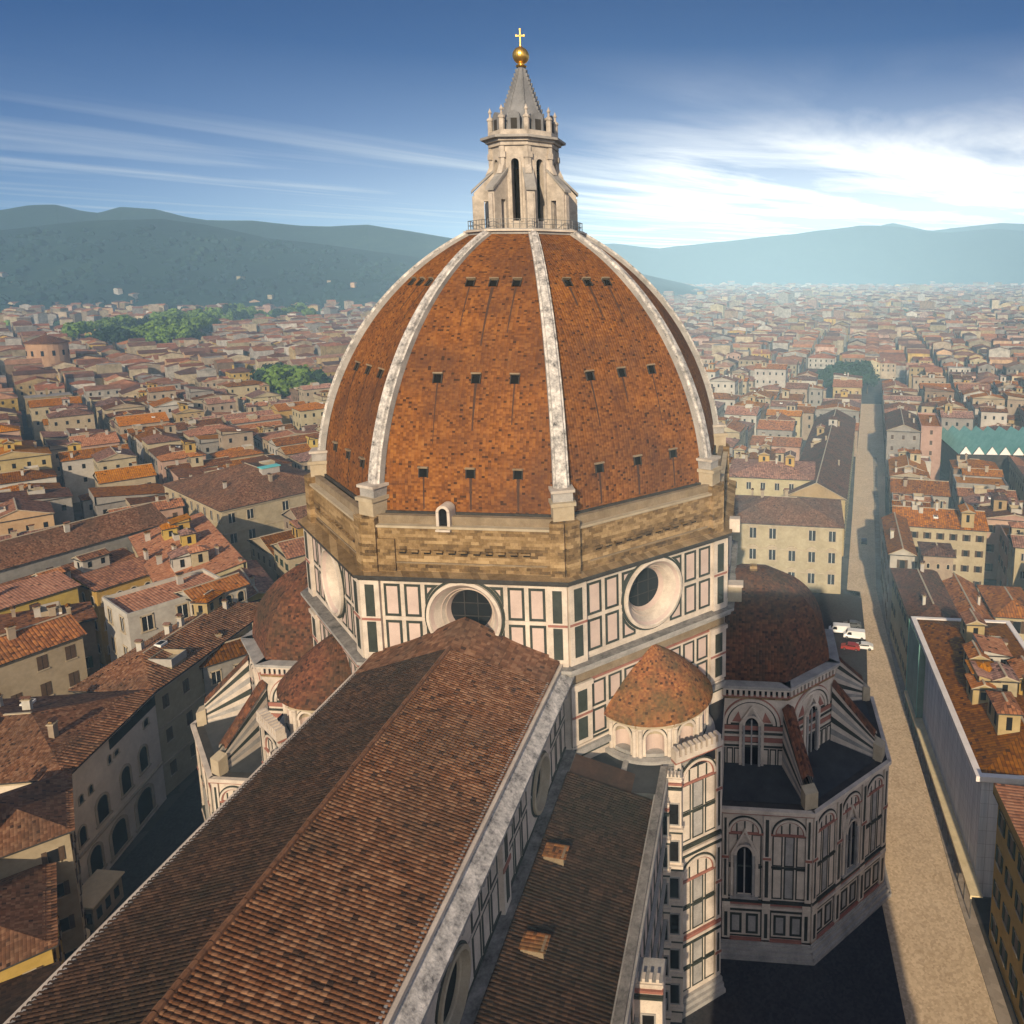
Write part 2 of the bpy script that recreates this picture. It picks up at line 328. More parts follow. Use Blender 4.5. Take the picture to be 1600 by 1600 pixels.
class Fr:
    """a wall's frame: a runs to the right seen from outside, z up, d outwards"""
    def __init__(s, o, n):
        l = sqrt(n[0]**2+n[1]**2); s.n = (n[0]/l, n[1]/l); s.u = (-s.n[1], s.n[0]); s.o = o
    def p(s, a, z, d=0): return (s.o[0]+s.u[0]*a+s.n[0]*d, s.o[1]+s.u[1]*a+s.n[1]*d, z)
def fr2(p, q):
    """frame of the wall from p (left, seen from outside) to q (right)"""
    u = (q[0]-p[0], q[1]-p[1]); L = sqrt(u[0]**2+u[1]**2); f = Fr(p, (u[1]/L, -u[0]/L)); return f, L
def fbox(mb, F, a0, a1, z0, z1, d0, d1, mat):
    P = [F.p(a0, z0, d1), F.p(a1, z0, d1), F.p(a1, z1, d1), F.p(a0, z1, d1), F.p(a0, z0, d0), F.p(a1, z0, d0), F.p(a1, z1, d0), F.p(a0, z1, d0)]
    for q in ((0, 1, 2, 3), (3, 2, 6, 7), (1, 0, 4, 5), (0, 3, 7, 4), (2, 1, 5, 6)): mb.add([P[k] for k in q], mat)
def fpoly(mb, F, pts, d, mat, d0=0):
    mb.add([F.p(a, z, d) for a, z in pts], mat)
    n = len(pts)
    for i in range(n):
        a, b = pts[i], pts[(i+1) % n]
        mb.add([F.p(a[0], a[1], d0), F.p(b[0], b[1], d0), F.p(b[0], b[1], d), F.p(a[0], a[1], d)], mat)
def fpanel(mb, F, a0, a1, z0, z1, w=.24, fm='green_marble', im='pink_marble', d=.05, base=0):
    """dark inlaid border round a pale slab"""
    fbox(mb, F, a0, a1, z0, z0+w, base, base+d, fm); fbox(mb, F, a0, a1, z1-w, z1, base, base+d, fm)
    fbox(mb, F, a0, a0+w, z0+w, z1-w, base, base+d, fm); fbox(mb, F, a1-w, a1, z0+w, z1-w, base, base+d, fm)
    fbox(mb, F, a0+w, a1-w, z0+w, z1-w, base, base+d*.5, im)
def farc(mb, F, ac, zc, r0, r1, d0, d1, mat, t0=0., t1=pi, n=18):
    for i in range(n):
        a = t0+(t1-t0)*i/n; b = t0+(t1-t0)*(i+1)/n
        A = [(ac+r*cos(t), zc+r*sin(t)) for r, t in ((r0, a), (r1, a), (r1, b), (r0, b))]
        mb.add([F.p(*q, d1) for q in A], mat)
        mb.add([F.p(*A[1], d0), F.p(*A[2], d0), F.p(*A[2], d1), F.p(*A[1], d1)], mat)
        mb.add([F.p(*A[3], d0), F.p(*A[0], d0), F.p(*A[0], d1), F.p(*A[3], d1)], mat)
def fcone(mb, F, ac, zc, prof, mat, n=40, t0=0., t1=2*pi):
    """surface of revolution about the wall's normal: prof = [(radius, d), ...]"""
    for (r0, d0), (r1, d1) in zip(prof[:-1], prof[1:]):
        for i in range(n):
            a = t0+(t1-t0)*i/n; b = t0+(t1-t0)*(i+1)/n
            P = [F.p(ac+r0*cos(a), zc+r0*sin(a), d0), F.p(ac+r0*cos(b), zc+r0*sin(b), d0), F.p(ac+r1*cos(b), zc+r1*sin(b), d1), F.p(ac+r1*cos(a), zc+r1*sin(a), d1)]
            if r1 < 1e-4: P = P[:3]
            mb.add(P, mat)
def fhole(mb, F, a0, a1, z0, z1, ac, zc, r, mat, n=48):
    """flat wall with a round hole"""
    def edge(t):
        c, s_ = cos(t), sin(t); k = 1e9
        if c > 1e-9: k = min(k, (a1-ac)/c)
        if c < -1e-9: k = min(k, (a0-ac)/c)
        if s_ > 1e-9: k = min(k, (z1-zc)/s_)
        if s_ < -1e-9: k = min(k, (z0-zc)/s_)
        return (ac+c*k, zc+s_*k)
    ts = sorted(set([2*pi*i/n for i in range(n)]+[atan2(z-zc, a-ac) % (2*pi) for a in (a0, a1) for z in (z0, z1)]))
    for i, t in enumerate(ts):
        t2 = ts[(i+1) % len(ts)]
        P = [(ac+r*cos(t), zc+r*sin(t)), edge(t), edge(t2), (ac+r*cos(t2), zc+r*sin(t2))]
        mb.add([F.p(*q) for q in P], mat)
def tilefield(mb, o, u, v, n, width, length, mat, pitch=.52, course=.46, hgt=.13, trim=None, seed=1):
    """rows of half-round cover tiles lying on a slope: u across, v down the slope, n the slope's normal (unit vectors)"""
    rg = random.Random(seed); o, u, v, n = Vector(o), Vector(u), Vector(v), Vector(n)
    nc = int(width/pitch); nr = max(1, int(length/course)); course = length/nr
    prof = [(0, 0), (.16, .0), (.24, .8), (.5, 1.0), (.76, .8), (.84, .0), (1.0, 0)]
    for c in range(nc):
        jit = rg.uniform(-.02, .02)
        for r in range(nr):
            l0, l1 = r*course, (r+1)*course
            if trim:
                t0, t1 = trim((c+.5)*pitch)
                if l1 <= t0 or l0 >= t1: continue
            lift = rg.uniform(0, .03)
            for (a, h), (a2, h2) in zip(prof[:-1], prof[1:]):
                P = [o+u*((c+a)*pitch+jit)+v*l0+n*(h*hgt), o+u*((c+a2)*pitch+jit)+v*l0+n*(h2*hgt), o+u*((c+a2)*pitch+jit)+v*l1+n*(h2*hgt+.045+lift), o+u*((c+a)*pitch+jit)+v*l1+n*(h*hgt+.045+lift)]
                U = [((c+.5)*pitch, (r+.5)*course)]*4
                mb.add(P, mat, U)
# ------------------------------------------------------------------ the cathedral
CATH = thing('cathedral', 'huge cathedral with red tiled ribbed dome, white lantern and marble panelled walls', 'cathedral')
S8 = pi/8
def octp(R, c=(0, 0), rot=0): return [(c[0]+R*cos(S8+k*pi/4+rot), c[1]+R*sin(S8+k*pi/4+rot)) for k in range(8)]
def ap(a): return a/cos(S8)
AD = 27.0; HALF = AD*math.tan(S8)
def face_frame(k, a=AD):
    t = k*pi/4; n = (cos(t), sin(t)); F = Fr((n[0]*a, n[1]*a), n)
    F.o = (n[0]*a-F.u[0]*a*math.tan(S8), n[1]*a-F.u[1]*a*math.tan(S8)); return F, 2*a*math.tan(S8)
def mirror(o, parent):
    """the same part on the north side"""
    me = o.data.copy(); me.name = o.data.name
    for v in me.vertices: v.co.y = -v.co.y
    me.flip_normals(); me.update()
    c = bpy.data.objects.new(o.name, me); COL.objects.link(c); c.parent = parent
    for k in o.keys():
        if k in ('label', 'kind'): c[k] = o[k]
    for ch in list(o.children): mirror(ch, c)
    return c

# drum -------------------------------------------------------------------------------------
ZM0, ZM1 = 42.9, 51.6
OCZ, OCR = 47.6, 4.0
mb = MB()
for k in range(8):
    F, L = face_frame(k); mid = L/2
    detailed = k in (3, 4, 5, 6)
    P = [F.p(0, 20), F.p(L, 20), F.p(L, ZM0), F.p(0, ZM0)]; mb.add(P, 'white_marble')
    if k in (3, 4, 5, 6):
        for a0, a1 in ((0, mid-4.3), (mid+4.3, L)):
            mb.add([F.p(a0, ZM0), F.p(a1, ZM0), F.p(a1, ZM1), F.p(a0, ZM1)], 'white_marble')
        fhole(mb, F, mid-4.3, mid+4.3, ZM0, ZM1, mid, OCZ, 3.6, 'white_marble')
    else: mb.add([F.p(0, ZM0), F.p(L, ZM0), F.p(L, ZM1), F.p(0, ZM1)], 'white_marble')
    if not detailed: continue
    # corner pilasters with a dark strip in two storeys
    for a0, a1 in ((-.05, 2.05), (L-2.05, L+.05)):
        fbox(mb, F, a0, a1, ZM0-.4, ZM1, 0, .45, 'white_marble')
        for z0, z1 in ((43.4, 46.9), (47.5, 51.1)):
            fbox(mb, F, a0+.55, a1-.55, z0, z1, .45, .50, 'green_marble')
        fbox(mb, F, a0, a1, 47.05, 47.3, .45, .52, 'red_marble')
        fbox(mb, F, a0-.15, a1+.15, ZM0-1.2, ZM0-.4, 0, .75, 'grey_marble')
    x0, x1 = 2.15, L-2.15; cw = (x1-x0)/8
    for z in (ZM0+.05, 47.05, ZM1-.42):
        if abs(z-47.05) < .1:
            fbox(mb, F, x0, mid-OCR-.1, z, z+.36, 0, .10, 'white_marble'); fbox(mb, F, mid+OCR+.1, x1, z, z+.36, 0, .10, 'white_marble')
        else: fbox(mb, F, x0, x1, z, z+.36, 0, .10, 'white_marble')
    for c in range(8):
        a0, a1 = x0+c*cw, x0+(c+1)*cw
        for z0, z1 in ((43.35, 46.95), (47.45, 51.1)):
            if abs((a0+a1)/2-mid) > 5.2: fpanel(mb, F, a0+.24, a1-.24, z0, z1, .27, 'green_marble', 'pink_marble', .07)
            elif abs((a0+a1)/2-mid) > 2.6:
                # the corner of a slab left free by the round window
                R = OCR+.45; top = z0 > 47
                for inset, mt, d in ((0, 'green_marble', .06), (.3, 'pink_marble', .09)):
                    b0, b1, R2 = a0+.24+inset, a1-.24-inset, R+inset*.9
                    ze = (z1-inset) if top else (z0+inset)
                    N = 7; arc = []
                    for i in range(N+1):
                        a = b1+(b0-b1)*i/N; q = R2*R2-(a-mid)**2; h = sqrt(q) if q > 0 else 0
                        z = OCZ+h if top else OCZ-h
                        z = min(max(z, z0+inset), z1-inset); arc.append((a, z))
                    pts = ([(b0, ze), (b1, ze)]+arc) if top else ([(b0, ze), (b1, ze)]+arc)
                    clean = []
                    for q in pts:
                        if not clean or abs(q[0]-clean[-1][0])+abs(q[1]-clean[-1][1]) > .02: clean.append(q)
                    area = abs(sum(p[0]*q[1]-q[0]*p[1] for p, q in zip(clean, clean[1:]+clean[:1])))/2
                    if len(clean) > 2 and area > .15: fpoly(mb, F, clean, d, mt)
    # lower storey seen beside the exedras
    if k in (3, 5):
        fbox(mb, F, 0, L, 32.0, 32.7, 0, .55, 'grey_marble'); fbox(mb, F, 0, L, 31.6, 32.0, 0, .3, 'green_marble')
        fbox(mb, F, 0, L, 32.72, 32.95, 0, .2, 'white_marble'); fbox(mb, F, 0, L, 33.0, 33.2, 0, .1, 'green_marble')
        for a0, a1 in ((-.05, 2.5), (L-2.5, L+.05)):
            fbox(mb, F, a0, a1, 33.2, 40.2, 0, .4, 'white_marble')
            for z0, z1 in ((33.7, 36.2), (36.9, 39.4)): fbox(mb, F, a0+.75, a1-.65, z0, z1, .4, .46, 'green_marble')
            fbox(mb, F, a0, a1, 36.42, 36.66, .4, .48, 'red_marble'); fbox(mb, F, a0-.1, a1+.1, 39.8, 40.3, .0, .6, 'white_marble')
        for c in range(8):
            a0 = 2.55+c*(L-5.1)/8; a1 = a0+(L-5.1)/8
            for z0, z1 in ((33.4, 36.35), (36.7, 39.7)): fpanel(mb, F, a0+.2, a1-.2, z0, z1, .26, 'green_marble', 'pink_marble', .07)
        fbox(mb, F, 0, L, 39.75, 40.0, 0, .15, 'white_marble'); fbox(mb, F, 0, L, 40.05, 40.3, 0, .25, 'red_marble')
        fbox(mb, F, 0, L, 40.3, 41.9, 0, .12, 'rough_stone')
drum = mb.build('drum_wall', CATH)
mb = MB()
for k in range(8):                                    # the ledge under the drum and the dark cornice above it
    a, b = octp(ap(28.15))[k-1], octp(ap(28.15))[k]
pts = lambda a: octp(ap(a))
def ring(mb, a_in, a_out, z0, z1, mat, top=None, side=None):
    I, O = pts(a_in), pts(a_out)
    for i in range(8):
        j = (i+1) % 8
        mb.add([(*O[i], z0), (*O[j], z0), (*O[j], z1), (*O[i], z1)], side or mat)
        mb.add([(*O[i], z1), (*O[j], z1), (*I[j], z1), (*I[i], z1)], top or mat)
        mb.add([(*O[j], z0), (*O[i], z0), (*I[i], z0), (*I[j], z0)], mat)
ring(mb, 26.9, 27.9, 41.7, 42.25, 'grey_marble'); ring(mb, 26.9, 28.3, 42.25, 42.6, 'grey_marble', 'dirty_gutter')
mb.build('ledge', CATH)
mb = MB(); ring(mb, 26.5, 27.45, 51.55, 51.95, 'dark_stone'); ring(mb, 26.0, 27.95, 51.95, 52.3, 'dark_stone', 'brickwork')
mb.build('cornice', CATH)
for k in (3, 4, 5, 6):
    F, L = face_frame(k); mid = L/2; mb = MB()
    fcone(mb, F, mid, OCZ, [(OCR+.40, .0), (OCR+.40, .14), (OCR+.12, .14)], 'green_marble', 56)
    fcone(mb, F, mid, OCZ, [(OCR+.12, 0), (OCR+.12, .42), (OCR-.22, .50), (OCR-.3, .34)], 'white_marble', 56)
    pr = [(OCR-.3, .34), (3.45, .0), (3.35, -.15), (2.95, -.75), (2.9, -.7), (2.62, -1.3), (2.56, -1.2), (2.28, -1.9)]
    for i, (p, q) in enumerate(zip(pr[:-1], pr[1:])): fcone(mb, F, mid, OCZ, [p, q], 'pink_marble' if i % 3 == 0 else 'white_marble', 56)
    oc = mb.build('oculus', CATH)
    mb = MB(); fcone(mb, F, mid, OCZ, [(2.3, -1.85), (0, -1.85)], 'glass_dark', 40)
    for a in (-.75, .75): fbox(mb, F, mid+a-.04, mid+a+.04, OCZ-2.1, OCZ+2.1, -1.85, -1.8, 'dark_stone')
    for z in (-.75, .75): fbox(mb, F, mid-2.1, mid+2.1, OCZ+z-.04, OCZ+z+.04, -1.85, -1.81, 'dark_stone')
    mb.build('pane', oc)

# brick band -------------------------------------------------------------------------------
ZB0, ZB1 = 52.3, 57.2
ABAND = 26.35
mb = MB()
for k in range(8):
    F, L = face_frame(k, ABAND)
    fbox(mb, F, 0, L, ZB0, ZB1, -1, 0, 'brickwork')
    for a0, a1 in ((-.05, 1.5), (L-1.5, L+.05)):
        fbox(mb, F, a0, a1, ZB0, 58.2, -.6, .55, 'brickwork')
    if k in (3, 4, 5):
        fbox(mb, F, 1.5, 3.4, ZB0, 55.9, 0, .28, 'brickwork') if k == 4 else None
        n = 11
        for i in range(n):
            a = L*.19+(L*.62)*i/(n-1)
            fbox(mb, F, a-.38, a+.38, 54.25, 54.55, 0, .03, 'black_opening')
            fbox(mb, F, a-.6, a+.45, 54.55, 54.75, 0, .35, 'brickwork')
        fbox(mb, F, 3, L-2, 53.2, 53.35, 0, .12, 'rough_stone')
    fbox(mb, F, 1.5, L-1.5, 57.2, 57.45, -1, .35, 'sandstone')
    fbox(mb, F, 1.2, L-1.2, 57.45, 58.36, -1, -.35, 'rough_stone')
mb.build('brick_band', CATH)
mb = MB()
Fw, Lw = face_frame(4, ABAND)
aD = Lw*.405
fbox(mb, Fw, aD-.75, aD-.45, 57.1, 59.0, -1.4, .2, 'white_marble'); fbox(mb, Fw, aD+.45, aD+.75, 57.1, 59.0, -1.4, .2, 'white_marble')
farc(mb, Fw, aD, 58.95, .45, .75, -1.4, .2, 'white_marble'); fbox(mb, Fw, aD-.45, aD+.45, 57.1, 59.3, -1.3, .02, 'black_opening')
fbox(mb, Fw, aD-.8, aD+.8, 56.9, 57.1, -.5, .4, 'white_marble')
mb.build('doorway', CATH)

# dome -------------------------------------------------------------------------------------
RT, ZT, ZL, ZP = 27.15, 58.36, 89.1, 56.6
RL = 7.05
CC = (RT**2-RL**2-(ZL-ZP)**2)/(2*(RL-RT))
def rdome(z): return sqrt(max(0, (RT+CC)**2-(z-ZP)**2))-CC
NV = 44
ANG0, ANGM = math.asin((ZT-ZP)/(RT+CC)), math.asin((ZL-ZP)/(RT+CC))
zs = [ZP+(RT+CC)*sin(ANG0+(ANGM-ANG0)*i/NV) for i in range(NV+1)]
mb = MB(); INS = .36
for k in range(8):
    t0, t1 = k*pi/4-S8, k*pi/4+S8
    arc = 0
    for i in range(NV):
        ra, rb = rdome(zs[i])-INS, rdome(zs[i+1])-INS
        dl = sqrt((ra-rb)**2+(zs[i+1]-zs[i])**2)
        A0, A1 = (ra*cos(t0), ra*sin(t0), zs[i]), (ra*cos(t1), ra*sin(t1), zs[i])
        B0, B1 = (rb*cos(t0), rb*sin(t0), zs[i+1]), (rb*cos(t1), rb*sin(t1), zs[i+1])
        ha, hb = ra*sin(S8), rb*sin(S8); K = k*40
        mb.add([A0, A1, B1, B0], 'dome_tile', [(K-ha, arc), (K+ha, arc), (K+hb, arc+dl), (K-hb, arc+dl)])
        arc += dl
rs_ = random.Random(4)
for k in (3, 4, 5):                                   # rain streaks below the small openings
    t = k*pi/4; e = Vector((-sin(t), cos(t), 0))
    for z, sp_ in ((62.6, 5.2), (72.4, 4.3), (82.6, 2.75)):
        for j in (-1, 0, 1):
            ln = rs_.uniform(1.8, 7.0); w = rs_.uniform(.08, .2); z1 = z-.4
            while z1 > max(z-ln, ZT+.4):
                z2 = max(z1-.7, ZT+.3); P = []
                for zz_, sg, ww in ((z1, -1, w), (z1, 1, w), (z2, 1, w*.9), (z2, -1, w*.9)):
                    r = (rdome(zz_)-INS)*cos(S8)+.02; P.append(Vector((r*cos(t), r*sin(t), zz_))+e*(j*sp_+(.3 if k == 4 else 0)+sg*ww))
                mb.add(P, 'rain_stain'); z1 = z2; w *= .9
dome = mb.build('dome', CATH)
mb = MB()
for k in range(8):
    F, L = face_frame(k, RT*cos(S8)-INS)
    fbox(mb, F, 1, L-1, ZT-.35, ZT+.12, -.5, .22, 'dark_stone')
mb.build('dome_gutter', CATH)
def arcframe(t, z, rr=None):
    """point, outward normal of the dome's profile and tangent direction at height z in direction t"""
    r = rdome(z) if rr is None else rr
    nx, nz = (rdome(z)+CC)/(RT+CC), (z-ZP)/(RT+CC)
    return Vector((r*cos(t), r*sin(t), z)), Vector((cos(t)*nx, sin(t)*nx, nz)), Vector((-sin(t), cos(t), 0))
for k in range(8):
    t = S8+k*pi/4; mb = MB(); prev = None
    for i in range(NV+1):
        z = zs[i]; f = i/NV
        p, n, e = arcframe(t, z); w = .64-.30*f
        prof = [(-w-.24, -.6), (-w-.24, .05), (-w, .08), (-w+.05, .36), (w-.05, .36), (w, .08), (w+.24, .05), (w+.24, -.6)]
        cur = [p+e*a+n*b for a, b in prof]
        if prev:
            for j in range(7): mb.add([prev[j], prev[j+1], cur[j+1], cur[j]], 'worn_marble' if j not in (0, 6) else 'grey_marble')
        prev = cur
    mb.build('rib', CATH)
    # pedestal at the foot of the rib
    mb = MB(); c, s_ = cos(t), sin(t); e = Vector((-s_, c, 0)); d = Vector((c, s_, 0))
    def pbox(r0, r1, w, z0, z1, mat):
        P = []
        for z in (z0, z1):
            for r, a in ((r0, -w), (r1, -w), (r1, w), (r0, w)): P.append(d*r+e*a+Vector((0, 0, z)))
        mb.hexa(P, mat)
    pbox(25, 28.1, 1.1, 57.2, 59.8, 'sandstone'); pbox(25, 28.35, 1.3, 59.8, 60.2, 'sandstone'); pbox(25, 27.85, 1.05, 60.2, 61.2, 'grey_marble'); pbox(25, 28.1, 1.25, 61.2, 61.5, 'lantern_marble')
    mb.build('pedestal', CATH)
for k in (3, 4, 5):                                                   # the small openings in the tiling, three rows of three
    t = k*pi/4; e = Vector((-sin(t), cos(t), 0))
    for z, sp_ in ((62.6, 5.2), (72.4, 4.3), (82.6, 2.75)):
        for j in (-1, 0, 1):
            mb = MB(); r = (rdome(z)-INS)*cos(S8)
            nx, nz = (rdome(z)+CC)/(RT+CC), (z-ZP)/(RT+CC)
            n = Vector((cos(t)*nx, sin(t)*nx, nz)); up = Vector((-cos(t)*nz, -sin(t)*nz, nx))
            o = Vector((r*cos(t), r*sin(t), z))+e*(j*sp_+(.3 if k == 4 else 0))
            def q(a, b, c): return o+e*a+up*b+n*c
            for a0, a1, b0, b1, c0, c1, mt in ((-.45, .45, -.45, .55, .0, .05, 'black_opening'), (-.55, .55, .5, .68, 0, .4, 'rough_stone'), (-.52, -.42, -.5, .5, 0, .2, 'dark_stone'), (.42, .52, -.5, .5, 0, .2, 'dark_stone')):
                mb.hexa([q(a0, b0, c0), q(a1, b0, c0), q(a1, b1, c0), q(a0, b1, c0), q(a0, b0, c1), q(a1, b0, c1), q(a1, b1, c1), q(a0, b1, c1)], mt)
            mb.build('roof_opening', CATH)

# lantern ----------------------------------------------------------------------------------
ZB = 89.3
mb = MB()
mb.prism(octp(7.75), 88.6, 89.3, 'grey_marble', 'lead', True); mb.prism(octp(8.1), 88.95, 89.15, 'white_marble', None, True)
LANT_BASE = mb
core = MB()
RC = 4.25; AC = RC*cos(S8)
for k in range(8):
    F, L = face_frame(k, AC); m_ = L/2
    for a0, a1 in ((0, m_-.5), (m_+.5, L)): fbox(core, F, a0, a1, ZB, 100.0, -1.0, 0, 'lantern_marble')
    pts_ = [(m_-.5, 100.0), (m_-.5, 97.6)]+[(m_-.5*cos(pi*i/8), 97.6+.5*sin(pi*i/8)) for i in range(1, 8)]+[(m_+.5, 97.6), (m_+.5, 100.0)]
    core.add([F.p(a, z) for a, z in pts_], 'lantern_marble')
    farc(core, F, m_, 97.6, .5, .8, 0, .14, 'lantern_marble')
    for sg in (-1, 1): fbox(core, F, m_+sg*.65-.14, m_+sg*.65+.14, ZB+1, 97.6, 0, .14, 'lantern_marble')
    fbox(core, F, m_-.5, m_+.5, ZB, 90.4, -1, .05, 'lantern_marble')
    fbox(core, F, -.1, .32, 90.0, 99.6, 0, .28, 'lantern_marble'); fbox(core, F, L-.32, L+.1, 90.0, 99.6, 0, .28, 'lantern_marble')
    fbox(core, F, -.15, .5, 98.2, 98.9, 0, .4, 'lantern_marble'); fbox(core, F, L-.5, L+.15, 98.2, 98.9, 0, .4, 'lantern_marble')
core.prism(octp(2.6), ZB, 97.0, 'black_opening')
core.prism(octp(4.55), 99.7, 100.2, 'lantern_marble', None, True); core.prism(octp(4.9), 100.2, 100.55, 'lantern_marble', None, True); core.prism(octp(5.5), 100.55, 100.85, 'grey_marble', None, True); core.prism(octp(4.5), 100.85, 101.6, 'lantern_marble')
for kk, v, f in ((0, 0, 0),):
    off = len(core.v); core.v += LANT_BASE.v; core.f += [tuple(i+off for i in f_) for f_ in LANT_BASE.f]; core.m += LANT_BASE.m; core.uv += LANT_BASE.uv
LANT = core.build('lantern', CATH)
for k in range(8):
    t = S8+k*pi/4; d = Vector((cos(t), sin(t), 0)); e = Vector((-sin(t), cos(t), 0)); mb = MB()
    def rb(r0, r1, w, z00, z01, z10, z11, mat='lantern_marble'):
        P = [d*r0-e*w+Vector((0, 0, z00)), d*r1-e*w+Vector((0, 0, z01)), d*r1+e*w+Vector((0, 0, z01)), d*r0+e*w+Vector((0, 0, z00)),
             d*r0-e*w+Vector((0, 0, z10)), d*r1-e*w+Vector((0, 0, z11)), d*r1+e*w+Vector((0, 0, z11)), d*r0+e*w+Vector((0, 0, z10))]
        mb.hexa(P, mat)
    rb(5.35, 6.6, .5, ZB, ZB, 93.0, 93.0); rb(4.0, 4.5, .5, ZB, ZB, 93.0, 93.0); rb(4.0, 6.6, .5, 93.0, 93.0, 96.7, 94.0); rb(4.0, 6.9, .66, 96.7, 93.95, 97.0, 94.3, 'grey_marble')
    rb(6.6, 6.8, .3, ZB, ZB, 93.6, 93.6); rb(4.0, 5.0, .4, 97.0, 96.2, 98.4, 96.3)
    mb.build('buttress', LANT)
mb = MB(); N8 = octp(7.45)
for i in range(8):
    a, b = Vector((*N8[i], 0)), Vector((*N8[(i+1) % 8], 0))
    for j in range(7):
        p = a+(b-a)*(j/7); mb.box(p.x-.035, p.x+.035, p.y-.035, p.y+.035, 89.3, 90.45, 'wire_metal')
    F, L = fr2(a[:2], b[:2])
    for z in (89.8, 90.4): fbox(mb, F, 0, L, z, z+.06, -.03, .03, 'wire_metal')
mb.build('railing', LANT)
mb = MB()
for k in range(8):
    F, L = face_frame(k, 3.85); m_ = L/2
    fbox(mb, F, m_-.75, m_+.75, 101.5, 103.2, -.5, .05, 'spire_stone'); farc(mb, F, m_, 103.2, .0, .75, -.5, .05, 'spire_stone', n=8)
    fbox(mb, F, m_-.4, m_+.4, 101.7, 103.0, .05, .08, 'dark_stone')
mb.build('crown', LANT)
for k in range(8):
    t = S8+k*pi/4; c = (4.15*cos(t), 4.15*sin(t)); mb = MB()
    mb.lathe(c, [(.36, 101.5), (.36, 103.0), (.46, 103.05), (.46, 103.25), (.16, 103.5), (.14, 103.9), (.26, 104.1), (.12, 104.4), (0, 104.7)], 8, 'lantern_marble')
    mb.build('pinnacle', LANT)
mb = MB(); P0 = [(r, z) for r, z in ((3.6, 101.4), (3.2, 102.6), (.44, 110.0))]
for (r0, z0), (r1, z1) in zip(P0[:-1], P0[1:]):
    a, b = octp(r0), octp(r1)
    for i in range(8): j = (i+1) % 8; mb.add([(*a[i], z0), (*a[j], z0), (*b[j], z1), (*b[i], z1)], 'spire_stone')
for k in range(8):
    t = S8+k*pi/4
    for i in range(14):
        f = i/14; r = 3.2+(.44-3.2)*f; z = 102.6+7.4*f; mb.box(r*cos(t)-.12, r*cos(t)+.12, r*sin(t)-.12, r*sin(t)+.12, z-.2, z+.2, 'spire_stone')
mb.build('spire', LANT)
mb = MB(); mb.lathe((0, 0), [(.6, 109.9), (.72, 110.1), (.42, 110.25), (.45, 110.45)]+[(1.06*sin(pi*(i+2)/16), 111.35-1.06*cos(pi*(i+2)/16)) for i in range(13)]+[(.15, 112.5), (.12, 112.8), (0, 112.9)], 20, 'gold')
BALL = mb.build('ball', LANT, True)
mb = MB(); mb.box(-.07, .07, -.07, .07, 112.6, 114.5, 'gold'); mb.box(-.07, .07, -.5, .5, 113.7, 113.85, 'gold')
for y in (-.5, .5): mb.box(-.09, .09, y-.09, y+.09, 113.66, 113.9, 'gold')
mb.box(-.09, .09, -.1, .1, 114.45, 114.65, 'gold')
mb.build('cross', LANT)

# nave -------------------------------------------------------------------------------------
NX0, NX1 = -99.0, -26.8; HY, ZE, ZR = 10.26, 42.94, 46.3
sl_ = sqrt(HY**2+(ZR-ZE)**2); sv = (HY/sl_, (ZR-ZE)/sl_)
for sg, mt in ((-1, 'nave_tile'), (1, 'shaded_mossy_tile')):  # the north slope's shade is put into its darker tile
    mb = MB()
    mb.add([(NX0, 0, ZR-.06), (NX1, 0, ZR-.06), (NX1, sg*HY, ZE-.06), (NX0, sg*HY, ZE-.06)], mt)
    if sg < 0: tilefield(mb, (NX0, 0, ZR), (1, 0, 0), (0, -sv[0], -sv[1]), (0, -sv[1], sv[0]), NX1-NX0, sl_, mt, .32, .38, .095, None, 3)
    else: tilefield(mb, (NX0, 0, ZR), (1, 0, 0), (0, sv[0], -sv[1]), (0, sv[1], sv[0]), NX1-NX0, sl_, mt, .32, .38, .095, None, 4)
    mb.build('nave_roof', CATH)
mb = MB()
n_ = 120
for i in range(n_):
    x0 = NX0+(NX1-1.5-NX0)*i/n_; x1 = NX0+(NX1-1.5-NX0)*(i+.96)/n_; dz = random.uniform(-.03, .03)
    prof = [(-.24, ZR), (-.17, ZR+.2), (0, ZR+.29), (.17, ZR+.2), (.24, ZR)]
    for (ya, za), (yb, zb) in zip(prof[:-1], prof[1:]): mb.add([(x0, ya, za+dz), (x0, yb, zb+dz), (x1, yb, zb+dz), (x1, ya, za+dz)][::-1], 'ridge_tile')
mb.build('roof_ridge', CATH)
# tile saddle where the roof climbs the drum
mb = MB(); N = 40
for i in range(N):
    def sad(f):
        y = -HY+2*HY*f; z = ZR-abs(y)*(ZR-ZE)/HY
        bump = .95*math.exp(-(y/4.0)**2); return (-31.5, y, z+.16), (-27.0, y*1.0, z+.35+bump)
    a, b = sad(i/N); c, d = sad((i+1)/N)
    mb.add([a, b, d, c], 'nave_tile', [(i*.52+.2, 0), (i*.52+.2, 4.6), (i*.52+.4, 4.6), (i*.52+.4, 0)])
mb.build('roof_saddle', CATH)
